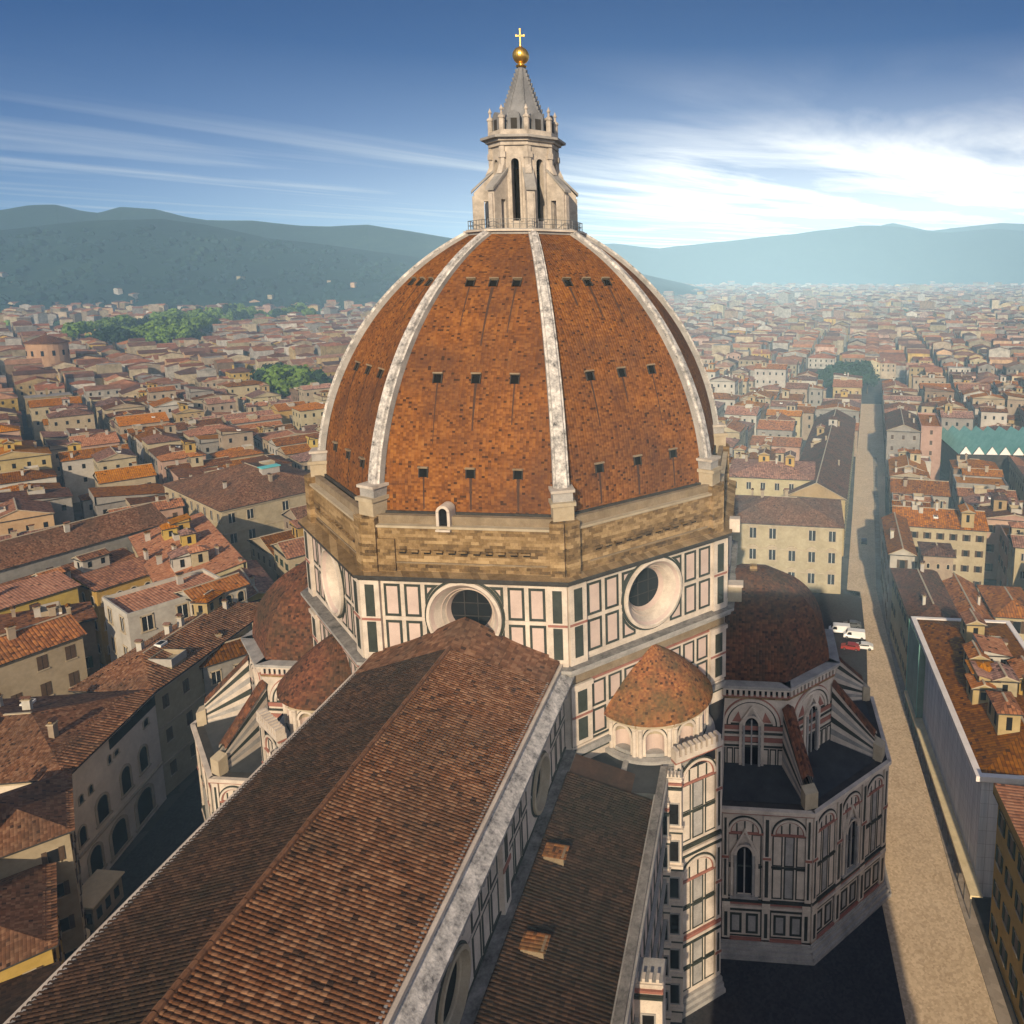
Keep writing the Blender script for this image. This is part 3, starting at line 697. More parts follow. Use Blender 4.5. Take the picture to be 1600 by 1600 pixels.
# south clerestory, its gutter, the aisle below; the north side is their mirror
YW = -10.5
Fc = Fr((0, YW), (0, -1)); ZA = 33.0
OCX = (-36.8, -57.9, -79.0)
mb = MB()
segs = []; xe = NX1
for xc in OCX:
    mb.add([Fc.p(xc+3, ZA-3), Fc.p(xe, ZA-3), Fc.p(xe, 40.6), Fc.p(xc+3, 40.6)], 'white_marble')
    mb.add([Fc.p(xc-3, ZA-3), Fc.p(xc+3, ZA-3), Fc.p(xc+3, 32.6), Fc.p(xc-3, 32.6)], 'white_marble')
    fhole(mb, Fc, xc-3, xc+3, 32.6, 40.6, xc, 35.9, 2.25, 'white_marble', 36); xe = xc-3
mb.add([Fc.p(NX0, ZA-3), Fc.p(xe, ZA-3), Fc.p(xe, 40.6), Fc.p(NX0, 40.6)], 'white_marble')
x = NX1-.3
cols = []
while x > NX0+2:
    cols.append((x-1.95, x)); x -= 1.95
for a0, a1 in cols:
    c = (a0+a1)/2
    near = min(abs(c-xc) for xc in OCX); pil = min(abs(c-xp) for xp in (-47.3, -68.4, -89.5))
    if pil < 1.0:
        fbox(mb, Fc, a0+.2, a1-.2, ZA-.5, 40.6, 0, .4, 'white_marble')
        for z0, z1 in ((33.4, 36.3), (37.1, 40.0)): fbox(mb, Fc, a0+.65, a1-.65, z0, z1, .4, .45, 'green_marble')
        fbox(mb, Fc, a0, a1, 40.0, 40.6, 0, .55, 'white_marble'); fbox(mb, Fc, a0+.1, a1-.1, 36.5, 36.9, .4, .5, 'red_marble'); continue
    for z0, z1 in ((33.15, 36.5), (36.8, 40.2)):
        if near > 3.4: fpanel(mb, Fc, a0+.14, a1-.14, z0, z1, .24, 'green_marble', 'white_marble', .06)
        elif z0 > 36 and near > 1.2: fpanel(mb, Fc, a0+.14, a1-.14, 38.5, z1, .22, 'green_marble', 'white_marble', .06)
for z, mt in ((32.9, 'green_marble'), (40.3, 'green_marble')): fbox(mb, Fc, NX0, NX1, z, z+.16, 0, .09, mt)
for a0, a1 in ((OCX[0]+2.85, NX1), (OCX[1]+2.85, OCX[0]-2.85), (OCX[2]+2.85, OCX[1]-2.85), (NX0, OCX[2]-2.85)): fbox(mb, Fc, a0, a1, 36.56, 36.72, 0, .09, 'white_marble')
CL = mb.build('clerestory_wall', CATH)
for xc in OCX:
    mb = MB()
    fcone(mb, Fc, xc, 35.9, [(2.85, 0), (2.85, .12), (2.65, .12)], 'green_marble', 40); fcone(mb, Fc, xc, 35.9, [(2.65, 0), (2.65, .34), (2.35, .38), (2.3, .2), (2.2, -.2), (2.05, -.3), (2.0, -.5)], 'sandstone', 40)
    fcone(mb, Fc, xc, 35.9, [(2.02, -.48), (0, -.48)], 'black_opening', 32)
    mb.build('oculus', CL)
mb = MB()
P = [(-10.2, 42.62), (-11.75, 41.5), (-11.75, 41.2), (-11.3, 40.6), (-10.5, 40.6)]
for i in range(len(P)-1):
    (y0, z0), (y1, z1) = P[i], P[i+1]
    n_ = 70
    for j in range(n_):
        xa, xb = NX0+(NX1-NX0)*j/n_, NX0+(NX1-NX0)*(j+1)/n_
        mb.add([(xa, y0, z0), (xb, y0, z0), (xb, y1, z1), (xa, y1, z1)][::-1], 'worn_marble' if i == 0 else 'grey_marble')
mb.box(NX0, NX1, -10.62, -10.2, 42.6, 42.95, 'white_marble'); mb.box(NX0, NX1, -10.15, -9.95, 42.7, 43.1, 'grey_marble')
for x in range(-96, -28, 2): mb.box(x-.2, x+.2, -11.6, -10.5, 40.62, 41.1, 'grey_marble')
GU = mb.build('eave_gutter', CATH)
mb = MB()
ar = ((-11.6, 32.75), (-20.6, 29.9)); dl = sqrt(9.0**2+2.85**2)
mb.add([(NX0, ar[0][0], ar[0][1]-.05), (-27.5, ar[0][0], ar[0][1]-.05), (-27.5, ar[1][0], ar[1][1]-.05), (NX0, ar[1][0], ar[1][1]-.05)][::-1], 'shaded_mossy_tile')
tilefield(mb, (NX0, ar[0][0], ar[0][1]), (1, 0, 0), (0, -9.0/dl, -2.85/dl), (0, -2.85/dl, 9.0/dl), -30.5-NX0, dl, 'shaded_mossy_tile', .34, .40, .095, None, 9)
AI = mb.build('aisle_roof', CATH)
mb = MB(); mb.box(NX0, -27.0, -11.75, -10.5, 31.0, 32.7, 'dirty_gutter'); mb.box(-30.4, -24.2, -21.0, -11.75, 29.0, 30.6, 'lead'); mb.box(-29.6, -25.4, -17.2, -16.6, 30.6, 30.85, 'grey_marble')
mb.build('lead_gutter', AI)
for x, y in ((-41.5, -13.2), (-50.5, -13.9), (-62.0, -13.5)):
    mb = MB(); z = 32.75-(abs(y)-11.6)*2.85/9; mb.box(x-.7, x+.7, y-.9, y+.9, z-.3, z+.55, 'brown_hatch' if False else 'rough_stone'); mb.add([(x-.85, y-1.1, z+.5), (x+.85, y-1.1, z+.5), (x+.85, y+1.0, z+.75), (x-.85, y+1.0, z+.75)], 'exedra_tile', [(0, 0), (1.7, 0), (1.7, 2), (0, 2)])
    mb.build('roof_hatch', AI)
mb = MB()
Fa, La = fr2((NX0, -21.3), (-26.3, -21.3))
fbox(mb, Fa, 0, La, 0, 29.6, -.7, 0, 'white_marble')
fbox(mb, Fa, 0, La, 29.6, 30.5, -.7, .5, 'grey_marble'); fbox(mb, Fa, 0, La, 30.5, 30.9, -.5, .3, 'dirty_gutter')
for z in (3, 8, 13, 18, 23): fbox(mb, Fa, 0, La, z, z+.5, 0, .3, 'green_marble'); fbox(mb, Fa, 0, La, z+.6, z+1.1, 0, .35, 'grey_marble')
a = 1.
while a < La-3:
    for z0, z1 in ((4.2, 7.8), (9.2, 12.8), (14.2, 17.8), (19.2, 22.8), (24.2, 29)): fpanel(mb, Fa, a, a+2, z0, z1, .25, 'green_marble', 'pink_marble', .06)
    a += 2.3
AW = mb.build('aisle_wall', CATH)
def slit_pier(name, x0, x1, y0, y1, z1, parent, zs):
    """a square buttress: slits on its west side between moulded bands"""
    mb = MB(); mb.prism([(x0, y0), (x1, y0), (x1, y1), (x0, y1)], 0, z1, 'white_marble', 'grey_marble')
    F, L = fr2((x0, y1), (x0, y0))
    for z in zs:
        fpanel(mb, F, L/2-.62, L/2+.62, z+.9, z+3.6, .14, 'grey_marble', 'black_opening', .08)
        fbox(mb, F, -.15, L+.15, z, z+.28, -.3, .22, 'green_marble'); fbox(mb, F, -.2, L+.2, z+.3, z+.62, -.3, .3, 'white_marble')
    for i in range(3): fbox(mb, F, -.1, L+.1, z1-.35-i*.5, z1-.12-i*.5, -.2, .12+.1*i, ('white_marble', 'red_marble', 'green_marble')[i])
    for i in range(4): fbox(mb, F, L*(i+.15)/4, L*(i+.6)/4, z1, z1+.4, -.5, .1, 'white_marble')
    return mb.build(name, parent)
slit_pier('buttress', -48.4, -46.2, -23.6, -21.3, 27.5, CATH, (1.5, 6, 11, 16, 21))

# the diagonal wall between aisle and tribune
def register(mb, F, L, z0, z1, bays, win=(), arch=True):
    """one storey of inlaid marble: pilasters, tall slabs in two rows, a round arch over each bay"""
    bw = L/bays
    for i in range(bays+1):
        a = min(max(i*bw-.45, 0), L-.9) if 0 < i < bays else (0 if i == 0 else L-.75)
        w = .9 if 0 < i < bays else .75
        fbox(mb, F, a, a+w, z0, z1, 0, .28, 'white_marble')
        zm = z0+(z1-z0)*.5
        for q0, q1 in ((z0+.5, zm-.3), (zm+.3, z1-.5)): fbox(mb, F, a+.24, a+w-.24, q0, q1, .28, .32, 'green_marble')
        fbox(mb, F, a-.06, a+w+.06, zm-.14, zm+.14, .28, .36, 'red_marble')
    for i in range(bays):
        a0, a1 = i*bw+.55, (i+1)*bw-.55; ac = (a0+a1)/2; r = (a1-a0)/2
        zs_ = z1-.45-r if arch else z1
        zm = z0+(zs_-z0)*.5
        nv = 3; pw = (a1-a0)/nv
        for j in range(nv):
            b0, b1 = a0+j*pw, a0+(j+1)*pw
            if i in win and abs((b0+b1)/2-ac) < pw*.9: continue
            for q0, q1 in ((z0+.15, zm-.16), (zm+.16, zs_-.15)): fpanel(mb, F, b0+.10, b1-.10, q0, q1, .16, 'green_marble', 'grey_marble' if j == 1 else 'white_marble', .05)
        fbox(mb, F, a0, a1, zm-.10, zm+.10, 0, .12, 'green_marble')
        if arch:
            fbox(mb, F, a0-.1, a1+.1, zs_-.12, zs_+.12, 0, .2, 'red_marble')
            farc(mb, F, ac, zs_+.12, r-.15, r+.02, 0, .12, 'green_marble'); farc(mb, F, ac, zs_+.12, r-.42, r-.17, 0, .2, 'white_marble'); farc(mb, F, ac, zs_+.12, r-.56, r-.42, 0, .1, 'red_marble')
            for j in (-1, 0, 1):
                h = sqrt(max(0, (r-.7)**2-(j*.9*r/2.0)**2)); fbox(mb, F, ac+j*.9*r/2-.09, ac+j*.9*r/2+.09, zs_+.15, zs_+.1+h, 0, .06, 'green_marble')
def gothic(F, ac, z0, z1, w, parent, gable=2.6, name='window'):
    """tall twin lancet in a gabled frame"""
    mb = MB(); h = w/2
    zs_ = z1-h*1.3
    for sg in (-1, 1):
        fbox(mb, F, ac+sg*(h+.16)-.16, ac+sg*(h+.16)+.16, z0-.2, zs_, 0, .45, 'grey_marble'); fbox(mb, F, ac+sg*(h+.55)-.18, ac+sg*(h+.55)+.18, z0-.2, zs_+.3, 0, .32, 'white_marble')
    N = 8
    L_ = [(ac-h-.35+ (h+.35)*(1-cos(pi/2*i/N)), zs_+(z1-zs_+.3)*sin(pi/2*i/N)) for i in range(N+1)]
    I_ = [(ac-h+h*(1-cos(pi/2*i/N)), zs_+(z1-zs_)*sin(pi/2*i/N)) for i in range(N+1)]
    for sg in (1, -1):
        for i in range(N):
            q = [L_[i], L_[i+1], I_[i+1], I_[i]]
            if sg < 0: q = [(2*ac-a, z) for a, z in q][::-1]
            mb.add([F.p(a, z, .42) for a, z in q], 'white_marble'); mb.add([F.p(*q[2], .0), F.p(*q[3], .0), F.p(*q[3], .42), F.p(*q[2], .42)], 'grey_marble')
    W_ = [(ac-h, z0), (ac+h, z0)]+[(2*ac-a, z) for a, z in I_]+[p for p in reversed(I_[:-1])]
    mb.add([F.p(a, z, .04) for a, z in W_], 'black_opening')
    fbox(mb, F, ac-.09, ac+.09, z0, z1-.4, .04, .24, 'grey_marble'); fbox(mb, F, ac-h-.8, ac+h+.8, z0-.5, z0-.2, 0, .5, 'grey_marble')
    for sg in (-1, 1):
        a0 = ac+sg*(h+.75)
        P = [(a0, zs_+.2), (a0-sg*.4, zs_+.2), (ac, zs_+gable+h-.45), (ac, zs_+gable+h)]
        if sg > 0: P = P[::-1]
        fpoly(mb, F, P, .38, 'white_marble')
    return mb.build(name, parent)
CP = [(-26.6, -10.6), (-26.6, -22.3), (-22.9, -27.2), (-10.0, -27.2), (-10, -10.6)]
mb = MB(); ZT0 = 30.0
for i in range(len(CP)):
    a, b = CP[i], CP[(i+1) % len(CP)]; mb.add([(*a, 0), (*b, 0), (*b, ZT0), (*a, ZT0)], 'white_marble')
mb.add([(*p, ZT0) for p in CP], 'lead')
F, L = fr2(CP[1], CP[2])
for z in (0, .5, 1.0): fbox(mb, F, -.2, L+.2, z, z+.5, 0, 1.1-z*.7, 'grey_marble')
register(mb, F, L, 2, 8.2, 1, (), False)
for z, mt in ((8.3, 'green_marble'), (8.7, 'white_marble'), (9.1, 'red_marble'), (19.6, 'green_marble'), (20.0, 'white_marble'), (20.6, 'green_marble')): fbox(mb, F, 0, L, z, z+.34, 0, .35, mt)
register(mb, F, L, 9.6, 19.4, 1); register(mb, F, L, 21.2, 31.4, 1)
fbox(mb, F, 0, L, 31.4, 31.7, -.6, .3, 'red_marble')
fbox(mb, F, 0, L, 31.7, 32.3, -.6, .5, 'white_marble')
n_ = 9
for i in range(n_): fbox(mb, F, L*i/n_, L*(i+.55)/n_, 32.3, 33.1, -.5, .5, 'white_marble')
DW = mb.build('diagonal_wall', CATH)
slit_pier('buttress', -27.7, -26.0, -23.2, -21.6, 30.6, DW, (1.5, 6, 10.5, 15, 19.5, 24))
slit_pier('buttress', -28.6, -27.2, -21.9, -20.6, 28.2, DW, (1.5, 6, 10.5, 15, 19.5, 23.4))

# exedra -----------------------------------------------------------------------------------
EC = (-19.09, -19.09)
def exedra():
    mb = MB(); A0, A1 = radians(135), radians(315)
    mb.lathe(EC, [(7.3, 29.9), (7.3, 30.5), (6.9, 30.55), (6.9, 31.0), (6.3, 31.1)], 30, 'grey_marble', A0, A1)
    ri = 6.0
    for i in range(5):
        t = radians(153+36*i); n = (cos(t), sin(t)); h = ri*math.tan(radians(18)); F = Fr((EC[0]+n[0]*ri, EC[1]+n[1]*ri), n); r = 1.02; zs_ = 33.2
        pts_ = [(-h, 35.0), (-h, 31.0), (-r, 31.0), (-r, zs_)]+[(-r*cos(pi*j/12), zs_+r*sin(pi*j/12)) for j in range(1, 12)]+[(r, zs_), (r, 31.0), (h, 31.0), (h, 35.0)]
        mb.add([F.p(a, z) for a, z in pts_], 'white_marble')
        for j in range(10):                         # the niche's half cylinder and its shell
            a, b = pi*j/10, pi*(j+1)/10
            qa, qb = (-r*cos(a), -r*.9*sin(a)), (-r*cos(b), -r*.9*sin(b))
            mb.add([F.p(qa[0], 31.0, qa[1]), F.p(qb[0], 31.0, qb[1]), F.p(qb[0], zs_, qb[1]), F.p(qa[0], zs_, qa[1])], 'pink_marble')
            for m2 in range(5):
                e0, e1 = pi/2*m2/5, pi/2*(m2+1)/5
                mb.add([F.p(qa[0]*cos(e0), zs_+r*sin(e0), qa[1]*cos(e0)), F.p(qb[0]*cos(e0), zs_+r*sin(e0), qb[1]*cos(e0)), F.p(qb[0]*cos(e1), zs_+r*sin(e1), qb[1]*cos(e1)), F.p(qa[0]*cos(e1), zs_+r*sin(e1), qa[1]*cos(e1))], 'sandstone')
        farc(mb, F, 0, zs_, r, r+.28, 0, .16, 'white_marble'); farc(mb, F, 0, zs_, r+.28, r+.38, 0, .08, 'green_marble')
        fbox(mb, F, -r, r, 31.0, 31.45, -.8, .12, 'grey_marble')
        for sg in (-1, 1):
            c = F.p(sg*(h-.35), 0, .05); mb.lathe((c[0], c[1]), [(.27, 31.1), (.27, 34.2), (.38, 34.35), (.38, 34.6)], 10, 'white_marble')
        fbox(mb, F, -h-.02, h+.02, 34.6, 35.05, -.3, .42, 'sandstone'); fbox(mb, F, -h-.1, h+.1, 35.05, 35.35, -.4, .62, 'white_marble')
    ex = mb.build('exedra', CATH)
    mb = MB(); mb.lathe(EC, [(7.0, 35.2), (6.95, 35.5), (5.9, 36.7), (4.6, 37.95), (3.2, 39.15), (1.6, 40.35), (0, 41.4)], 40, 'exedra_tile', A0, A1)
    mb.build('roof', ex, True); return ex
EX = exedra()

# tribune ----------------------------------------------------------------------------------
TC = (0, -30.7)
def tribune():
    mb = MB(); lo = [(-18, -24), (-18, -38.15), (-7.46, -48.7), (7.46, -48.7), (18, -38.15), (18, -24)]
    up = [(TC[0]+ap(11)*cos(S8+k*pi/4), TC[1]+ap(11)*sin(S8+k*pi/4)) for k in range(8)]
    bays = (2, 3, 3, 3, 2)
    for i in range(5):
        F, L = fr2(lo[i], lo[i+1])
        if i == 0: F, L = fr2((-18, -27.3), lo[1])
        mb.add([F.p(0, 0), F.p(L, 0), F.p(L, 20), F.p(0, 20)], 'white_marble')
        if i > 2: continue
        for z0, z1, d in ((0, .5, 1.3), (.5, 1.0, .95), (1.0, 1.5, .6), (1.5, 1.8, .4)): fbox(mb, F, -d*.4, L+d*.4, z0, z1, 0, d, 'grey_marble')
        bw = L/bays[i]
        for b in range(bays[i]):
            a0, a1 = b*bw+.6, (b+1)*bw-.6
            fpanel(mb, F, a0-.15, a1+.15, 2.2, 6.0, .22, 'green_marble', 'white_marble', .05)
            am = (a0+a1)/2
            for q0, q1 in ((a0+.35, am-.25), (am+.25, a1-.35)): fpanel(mb, F, q0, q1, 2.7, 5.5, .30, 'green_marble', 'grey_marble', .05, .05)
        for z, mt, d in ((1.85, 'red_marble', .3), (6.15, 'green_marble', .25), (6.45, 'white_marble', .4), (6.9, 'red_marble', .25), (7.25, 'green_marble', .35)): fbox(mb, F, 0, L, z, z+.26, 0, d, mt)
        register(mb, F, L, 7.6, 19.2, bays[i], (0,) if i == 0 else (1,))
        for b in range(bays[i]+1):
            a = min(max(b*bw-.5, 0), L-1.0); fbox(mb, F, a, a+1.0, 1.8, 7.5, 0, .3, 'white_marble'); fbox(mb, F, a+.3, a+.7, 2.4, 5.8, .3, .34, 'green_marble')
        fbox(mb, F, -.1, L+.1, 19.3, 19.55, 0, .35, 'red_marble'); fbox(mb, F, -.2, L+.2, 19.55, 20.05, 0, .55, 'white_marble')
    tr = mb.build('tribune', CATH)
    for i, b in ((0, 0), (1, 1), (2, 1)):
        F, L = fr2(lo[i], lo[i+1])
        if i == 0: F, L = fr2((-18, -27.3), lo[1])
        bw = L/bays[i]; gothic(F, (b+.5)*bw, 8.3, 15.0, 1.9, tr)
    mb = MB(); I = up
    mb.add([(-18, -24, 20.0), (-18, -38.15, 20.0), (-7.46, -48.7, 20.0), (7.46, -48.7, 20.0), (18, -38.15, 20.0), (18, -24, 20.0)], 'dark_stone')
    # sloping lead sheets between wall and parapet
    ctr = {3: 0, 4: 1, 5: 2}
    for (a, b), (c, d) in (((lo[0], lo[1]), ((-11, -24), (-11, -35.2))), ((lo[1], lo[2]), ((-11, -35.2), (-4.56, -41.7))), ((lo[2], lo[3]), ((-4.56, -41.7), (4.56, -41.7)))):
        f = lambda p, k: (p[0]+(TC[0]-p[0])*k, p[1]+(TC[1]-p[1])*k)
        mb.add([(*f(a, .05), 20.12), (*f(b, .05), 20.12), (*d, 20.9), (*c, 20.9)], 'lead')
    mb.build('terrace', tr)
    # upper storey
    mb = MB(); wins = []
    for k in range(3, 9):
        t = k*pi/4; n = (cos(t), sin(t)); F = Fr((0, 0), n); hw = 11*math.tan(S8); F.o = (TC[0]+n[0]*11-F.u[0]*hw, TC[1]+n[1]*11-F.u[1]*hw); L = 2*hw
        mb.add([F.p(0, 19), F.p(L, 19), F.p(L, 31.5), F.p(0, 31.5)], 'white_marble')
        if k not in (4, 5, 6): continue
        m_ = L/2
        for z, mt in ((23.3, 'green_marble'), (23.62, 'white_marble'), (24.05, 'red_marble'), (24.75, 'white_marble'), (25.1, 'green_marble'), (25.7, 'red_marble'), (20.25, 'green_marble'), (26.3, 'green_marble')): fbox(mb, F, 0, L, z, z+(.6 if mt == 'red_marble' else .28), 0, .10, mt)
        for a in (.35, 1.35, 2.3): 
            for aa in (a, L-a-.85): fpanel(mb, F, aa, aa+.85, 20.75, 23.1, .16, 'green_marble', 'white_marble', .06)
        for r0, r1, d, mt in ((3.25, 3.6, .28, 'white_marble'), (3.05, 3.25, .12, 'green_marble'), (2.7, 3.05, .2, 'white_marble'), (3.6, 3.75, .1, 'red_marble')): farc(mb, F, m_, 26.5, r0, r1, 0, d, mt, n=24)
        for sg in (-1, 1):
            fpoly(mb, F, [(m_+sg*1.9-.6, 26.8), (m_+sg*1.9+.6, 26.8), (m_+sg*1.7, 28.2)], .07, 'red_marble')
        fbox(mb, F, 0, L, 30.35, 30.6, 0, .25, 'red_marble'); fbox(mb, F, 0, L, 30.05, 30.3, 0, .15, 'brickwork')
        n_ = 13
        for i in range(n_): fbox(mb, F, L*(i+.2)/n_, L*(i+.75)/n_, 30.6, 31.45, 0, .4, 'white_marble')
        fbox(mb, F, 0, L, 30.62, 31.4, 0, .06, 'black_opening')
        fbox(mb, F, -.2, L+.2, 31.45, 31.75, -.5, .55, 'white_marble'); fbox(mb, F, -.3, L+.3, 31.75, 32.1, -1.2, .75, 'grey_marble')
        wins.append((F, m_))
    us = mb.build('upper_wall', tr)
    for F, m_ in wins: gothic(F, m_, 20.9, 27.6, 1.7, tr, 1.9)
    mb = MB(); z0 = 31.9; H = 11.0; R = ap(10.35); c = (R*R-.3**2-H*H)/(2*(.3-R)); NV = 18
    am = math.asin(H/(R+c)) if R+c > H else pi/2
    for k in range(8):
        t0, t1 = S8+k*pi/4, S8+(k+1)*pi/4; arc = 0; 
        for i in range(NV):
            za, zb = (R+c)*sin(am*i/NV), (R+c)*sin(am*(i+1)/NV); ra, rb = sqrt((R+c)**2-za**2)-c, sqrt(max(0, (R+c)**2-zb**2))-c
            dl = sqrt((ra-rb)**2+(zb-za)**2); ha, hb = ra*sin(S8), rb*sin(S8); K = k*30
            mb.add([(TC[0]+ra*cos(t0), TC[1]+ra*sin(t0), z0+za), (TC[0]+ra*cos(t1), TC[1]+ra*sin(t1), z0+za), (TC[0]+rb*cos(t1), TC[1]+rb*sin(t1), z0+zb), (TC[0]+rb*cos(t0), TC[1]+rb*sin(t0), z0+zb)], 'tribune_tile', [(K-ha, arc), (K+ha, arc), (K+hb, arc+dl), (K-hb, arc+dl)]); arc += dl
    mb.box(TC[0]-.5, TC[0]+.5, TC[1]-.5, TC[1]+.5, 42.5, 43.6, 'brickwork')
    mb.build('dome', tr)
    # spurs from the upper corners down to the lower ones
    for (a, b) in (((-11, -35.26), (-17.6, -37.95)), ((-4.56, -41.7), (-7.3, -48.1)), ((4.56, -41.7), (7.3, -48.1))):
        mb = MB(); d = Vector((b[0]-a[0], b[1]-a[1], 0)); L = d.length; d /= L; e = Vector((-d.y, d.x, 0)); A = Vector((*a, 0))
        def P(s, w, z): return A+d*s+e*w+Vector((0, 0, z))
        w = .62
        zt = lambda s: 29.0-(29.0-22.3)*s/L
        for i in range(6):
            s0, s1 = (L-1.0)*i/6, (L-1.0)*(i+1)/6
            for sg in (-1, 1):
                mats = ('grey_marble', 'green_marble', 'white_marble', 'red_marble'); nb = 10
                for j in range(nb):
                    za0, za1 = 20+(zt(s0)-20)*j/nb, 20+(zt(s0)-20)*(j+1)/nb; zb0, zb1 = 20+(zt(s1)-20)*j/nb, 20+(zt(s1)-20)*(j+1)/nb
                    q = [P(s0, sg*w, za0), P(s1, sg*w, zb0), P(s1, sg*w, zb1), P(s0, sg*w, za1)]
                    mb.add(q if sg < 0 else q[::-1], 'white_marble' if j % 2 else ('green_marble' if j in (4, 8) else 'grey_marble'))
            mb.add([P(s0, -w-.2, zt(s0)), P(s1, -w-.2, zt(s1)), P(s1, 0, zt(s1)+.55), P(s0, 0, zt(s0)+.55)], 'tribune_tile', [(0, s0), (0, s1), (1, s1), (1, s0)])
            mb.add([P(s0, 0, zt(s0)+.55), P(s1, 0, zt(s1)+.55), P(s1, w+.2, zt(s1)), P(s0, w+.2, zt(s0))], 'tribune_tile', [(1, s0), (1, s1), (2, s1), (2, s0)])
        mb.hexa([P(L-1.1, -.85, 20), P(L+.1, -.85, 20), P(L+.1, .85, 20), P(L-1.1, .85, 20), P(L-1.1, -.85, 22.5), P(L+.1, -.85, 22.1), P(L+.1, .85, 22.1), P(L-1.1, .85, 22.5)], 'sandstone')
        mb.build('spur', tr)
    return tr
TR = tribune()
for o in (CL, GU, AW, DW, EX, TR):
    m_ = mirror(o, CATH)
    if o is EX: m_.children[0].data.materials[0] = MATS['tribune_tile']          # darker tribune tile puts the north side's shade into this roof's colour
mb = MB()
mb.add([(NX0, 11.6, 32.7), (-27.5, 11.6, 32.7), (-27.5, 20.6, 29.9), (NX0, 20.6, 29.9)], 'shaded_mossy_tile', [(0, 0), (70, 0), (70, 9), (0, 9)])
mb.build('aisle_roof', CATH)
# statue block on the drum's south corner
mb = MB(); mb.box(-9.9, -8.7, -29.2, -27.3, 42.6, 44.6, 'sandstone'); mb.box(-10.1, -8.5, -29.4, -27.3, 44.6, 44.9, 'white_marble'); mb.build('corner_block', CATH)
mb = MB(); mb.box(-10.2, -9.0, -28.9, -27.6, 51.9, 53.6, 'white_marble'); mb.build('corner_block', CATH)
# far end of the church, hidden behind the drum
mb = MB(); E8 = [(30.7+ap(18)*cos(S8+k*pi/4), ap(18)*sin(S8+k*pi/4)) for k in range(8)]; mb.prism(E8, 0, 20, 'white_marble', 'lead'); E9 = [(30.7+ap(11)*cos(S8+k*pi/4), ap(11)*sin(S8+k*pi/4)) for k in range(8)]; mb.prism(E9, 20, 32, 'white_marble', 'lead')
mb.lathe((30.7, 0), [(11.2*cos(pi/2*i/8), 32+11*sin(pi/2*i/8)) for i in range(9)], 8, 'tribune_tile', S8, S8+2*pi)
mb.build('apse', CATH)

# the bell tower the photograph was taken from: unseen, widened and placed to throw the long shadow along the south flank
mb = MB(); mb.box(-121, -105, -49.6, -26.6, 0, 84.5, 'white_marble'); mb.box(-122, -104.4, -50.2, -26.4, 80, 83, 'white_marble')
for z in (20, 34, 52): mb.box(-121.3, -104.7, -49.9, -26.5, z, z+.8, 'green_marble')
BT = mb.build('bell_tower_wall'); BT.name = 'bell_tower'; tag(BT, 'tall square marble bell tower, unseen, widened to shade the cathedral flank', 'bell tower')
# ------------------------------------------------------------------ ground, streets, squares
def sheet(name, pts, z, mat):
    mb = MB(); mb.add([(x, y, z) for x, y in pts], mat); return tag(mb.build(name), kind='structure')
mb = MB(); mb.add([(-2500, -9000, 0), (11000, -9000, 0), (11000, 10500, 0), (-2500, 10500, 0)], 'ground_mat'); tag(mb.build('ground'), kind='structure')
sheet('square', [(-140, -48.4), (-7, -48.5), (30, -52.5), (60, -56.6), (92, -59.5), (100, -30), (100, 45), (60, 70), (-60, 52), (-140, 50)], .004, 'paving_shaded')  # outline follows the shadow's edge, the shade is in the paving colour
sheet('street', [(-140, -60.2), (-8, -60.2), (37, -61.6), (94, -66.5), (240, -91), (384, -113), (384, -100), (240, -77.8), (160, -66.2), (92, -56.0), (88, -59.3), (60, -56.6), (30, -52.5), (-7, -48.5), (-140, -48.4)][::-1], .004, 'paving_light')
mb = MB()
F, L = fr2((-140, -59.3), (-8.5, -59.3))
def kerb(P, w, nm):
    mb = MB()
    for (a, b) in zip(P[:-1], P[1:]):
        d = Vector((b[0]-a[0], b[1]-a[1], 0)).normalized(); n = Vector((d.y, -d.x, 0))*w
        q = [Vector((*a, 0)), Vector((*b, 0))]
        mb.add([q[0]+Vector((0, 0, .14)), q[0]+n+Vector((0, 0, .14)), q[1]+n+Vector((0, 0, .14)), q[1]+Vector((0, 0, .14))], 'pavement_mat')
        mb.add([q[0], q[0]+Vector((0, 0, .14)), q[1]+Vector((0, 0, .14)), q[1]], 'dark_stone')
    tag(mb.build(nm), kind='structure')
kerb([(-140, -58.3), (-8, -58.9), (37, -60.6), (94, -64.0), (240, -85.6)], 1.6, 'pavement')

# ------------------------------------------------------------------ houses
def tmpl(fn):
    mb = MB(); fn(mb); o = mb.build('window'); me = o.data; bpy.data.objects.remove(o); return me
FW_ = Fr((0, 0), (0, -1))
def w_plain(mb):
    fbox(mb, FW_, -.55, .55, 0, 1.8, 0, .02, 'glass_dark')
    for a0, a1, z0, z1 in ((-.7, -.55, -.05, 1.95), (.55, .7, -.05, 1.95), (-.7, .7, 1.8, 2.0)): fbox(mb, FW_, a0, a1, z0, z1, 0, .10, 'sandstone')
    fbox(mb, FW_, -.8, .8, -.18, -.03, 0, .22, 'sandstone'); fbox(mb, FW_, -.03, .03, 0, 1.8, .02, .05, 'white_paint')
def w_shut(mat):
    def f(mb):
        fbox(mb, FW_, -.5, .5, 0, 1.7, 0, .02, 'glass_dark'); fbox(mb, FW_, -.62, .62, -.14, 0, 0, .16, 'sandstone')
        for s in (-1, 1): fbox(mb, FW_, s*.77-.25, s*.77+.25, -.02, 1.74, 0, .09, mat)
        fbox(mb, FW_, -.55, .55, 1.7, 1.8, 0, .08, 'sandstone')
    return f
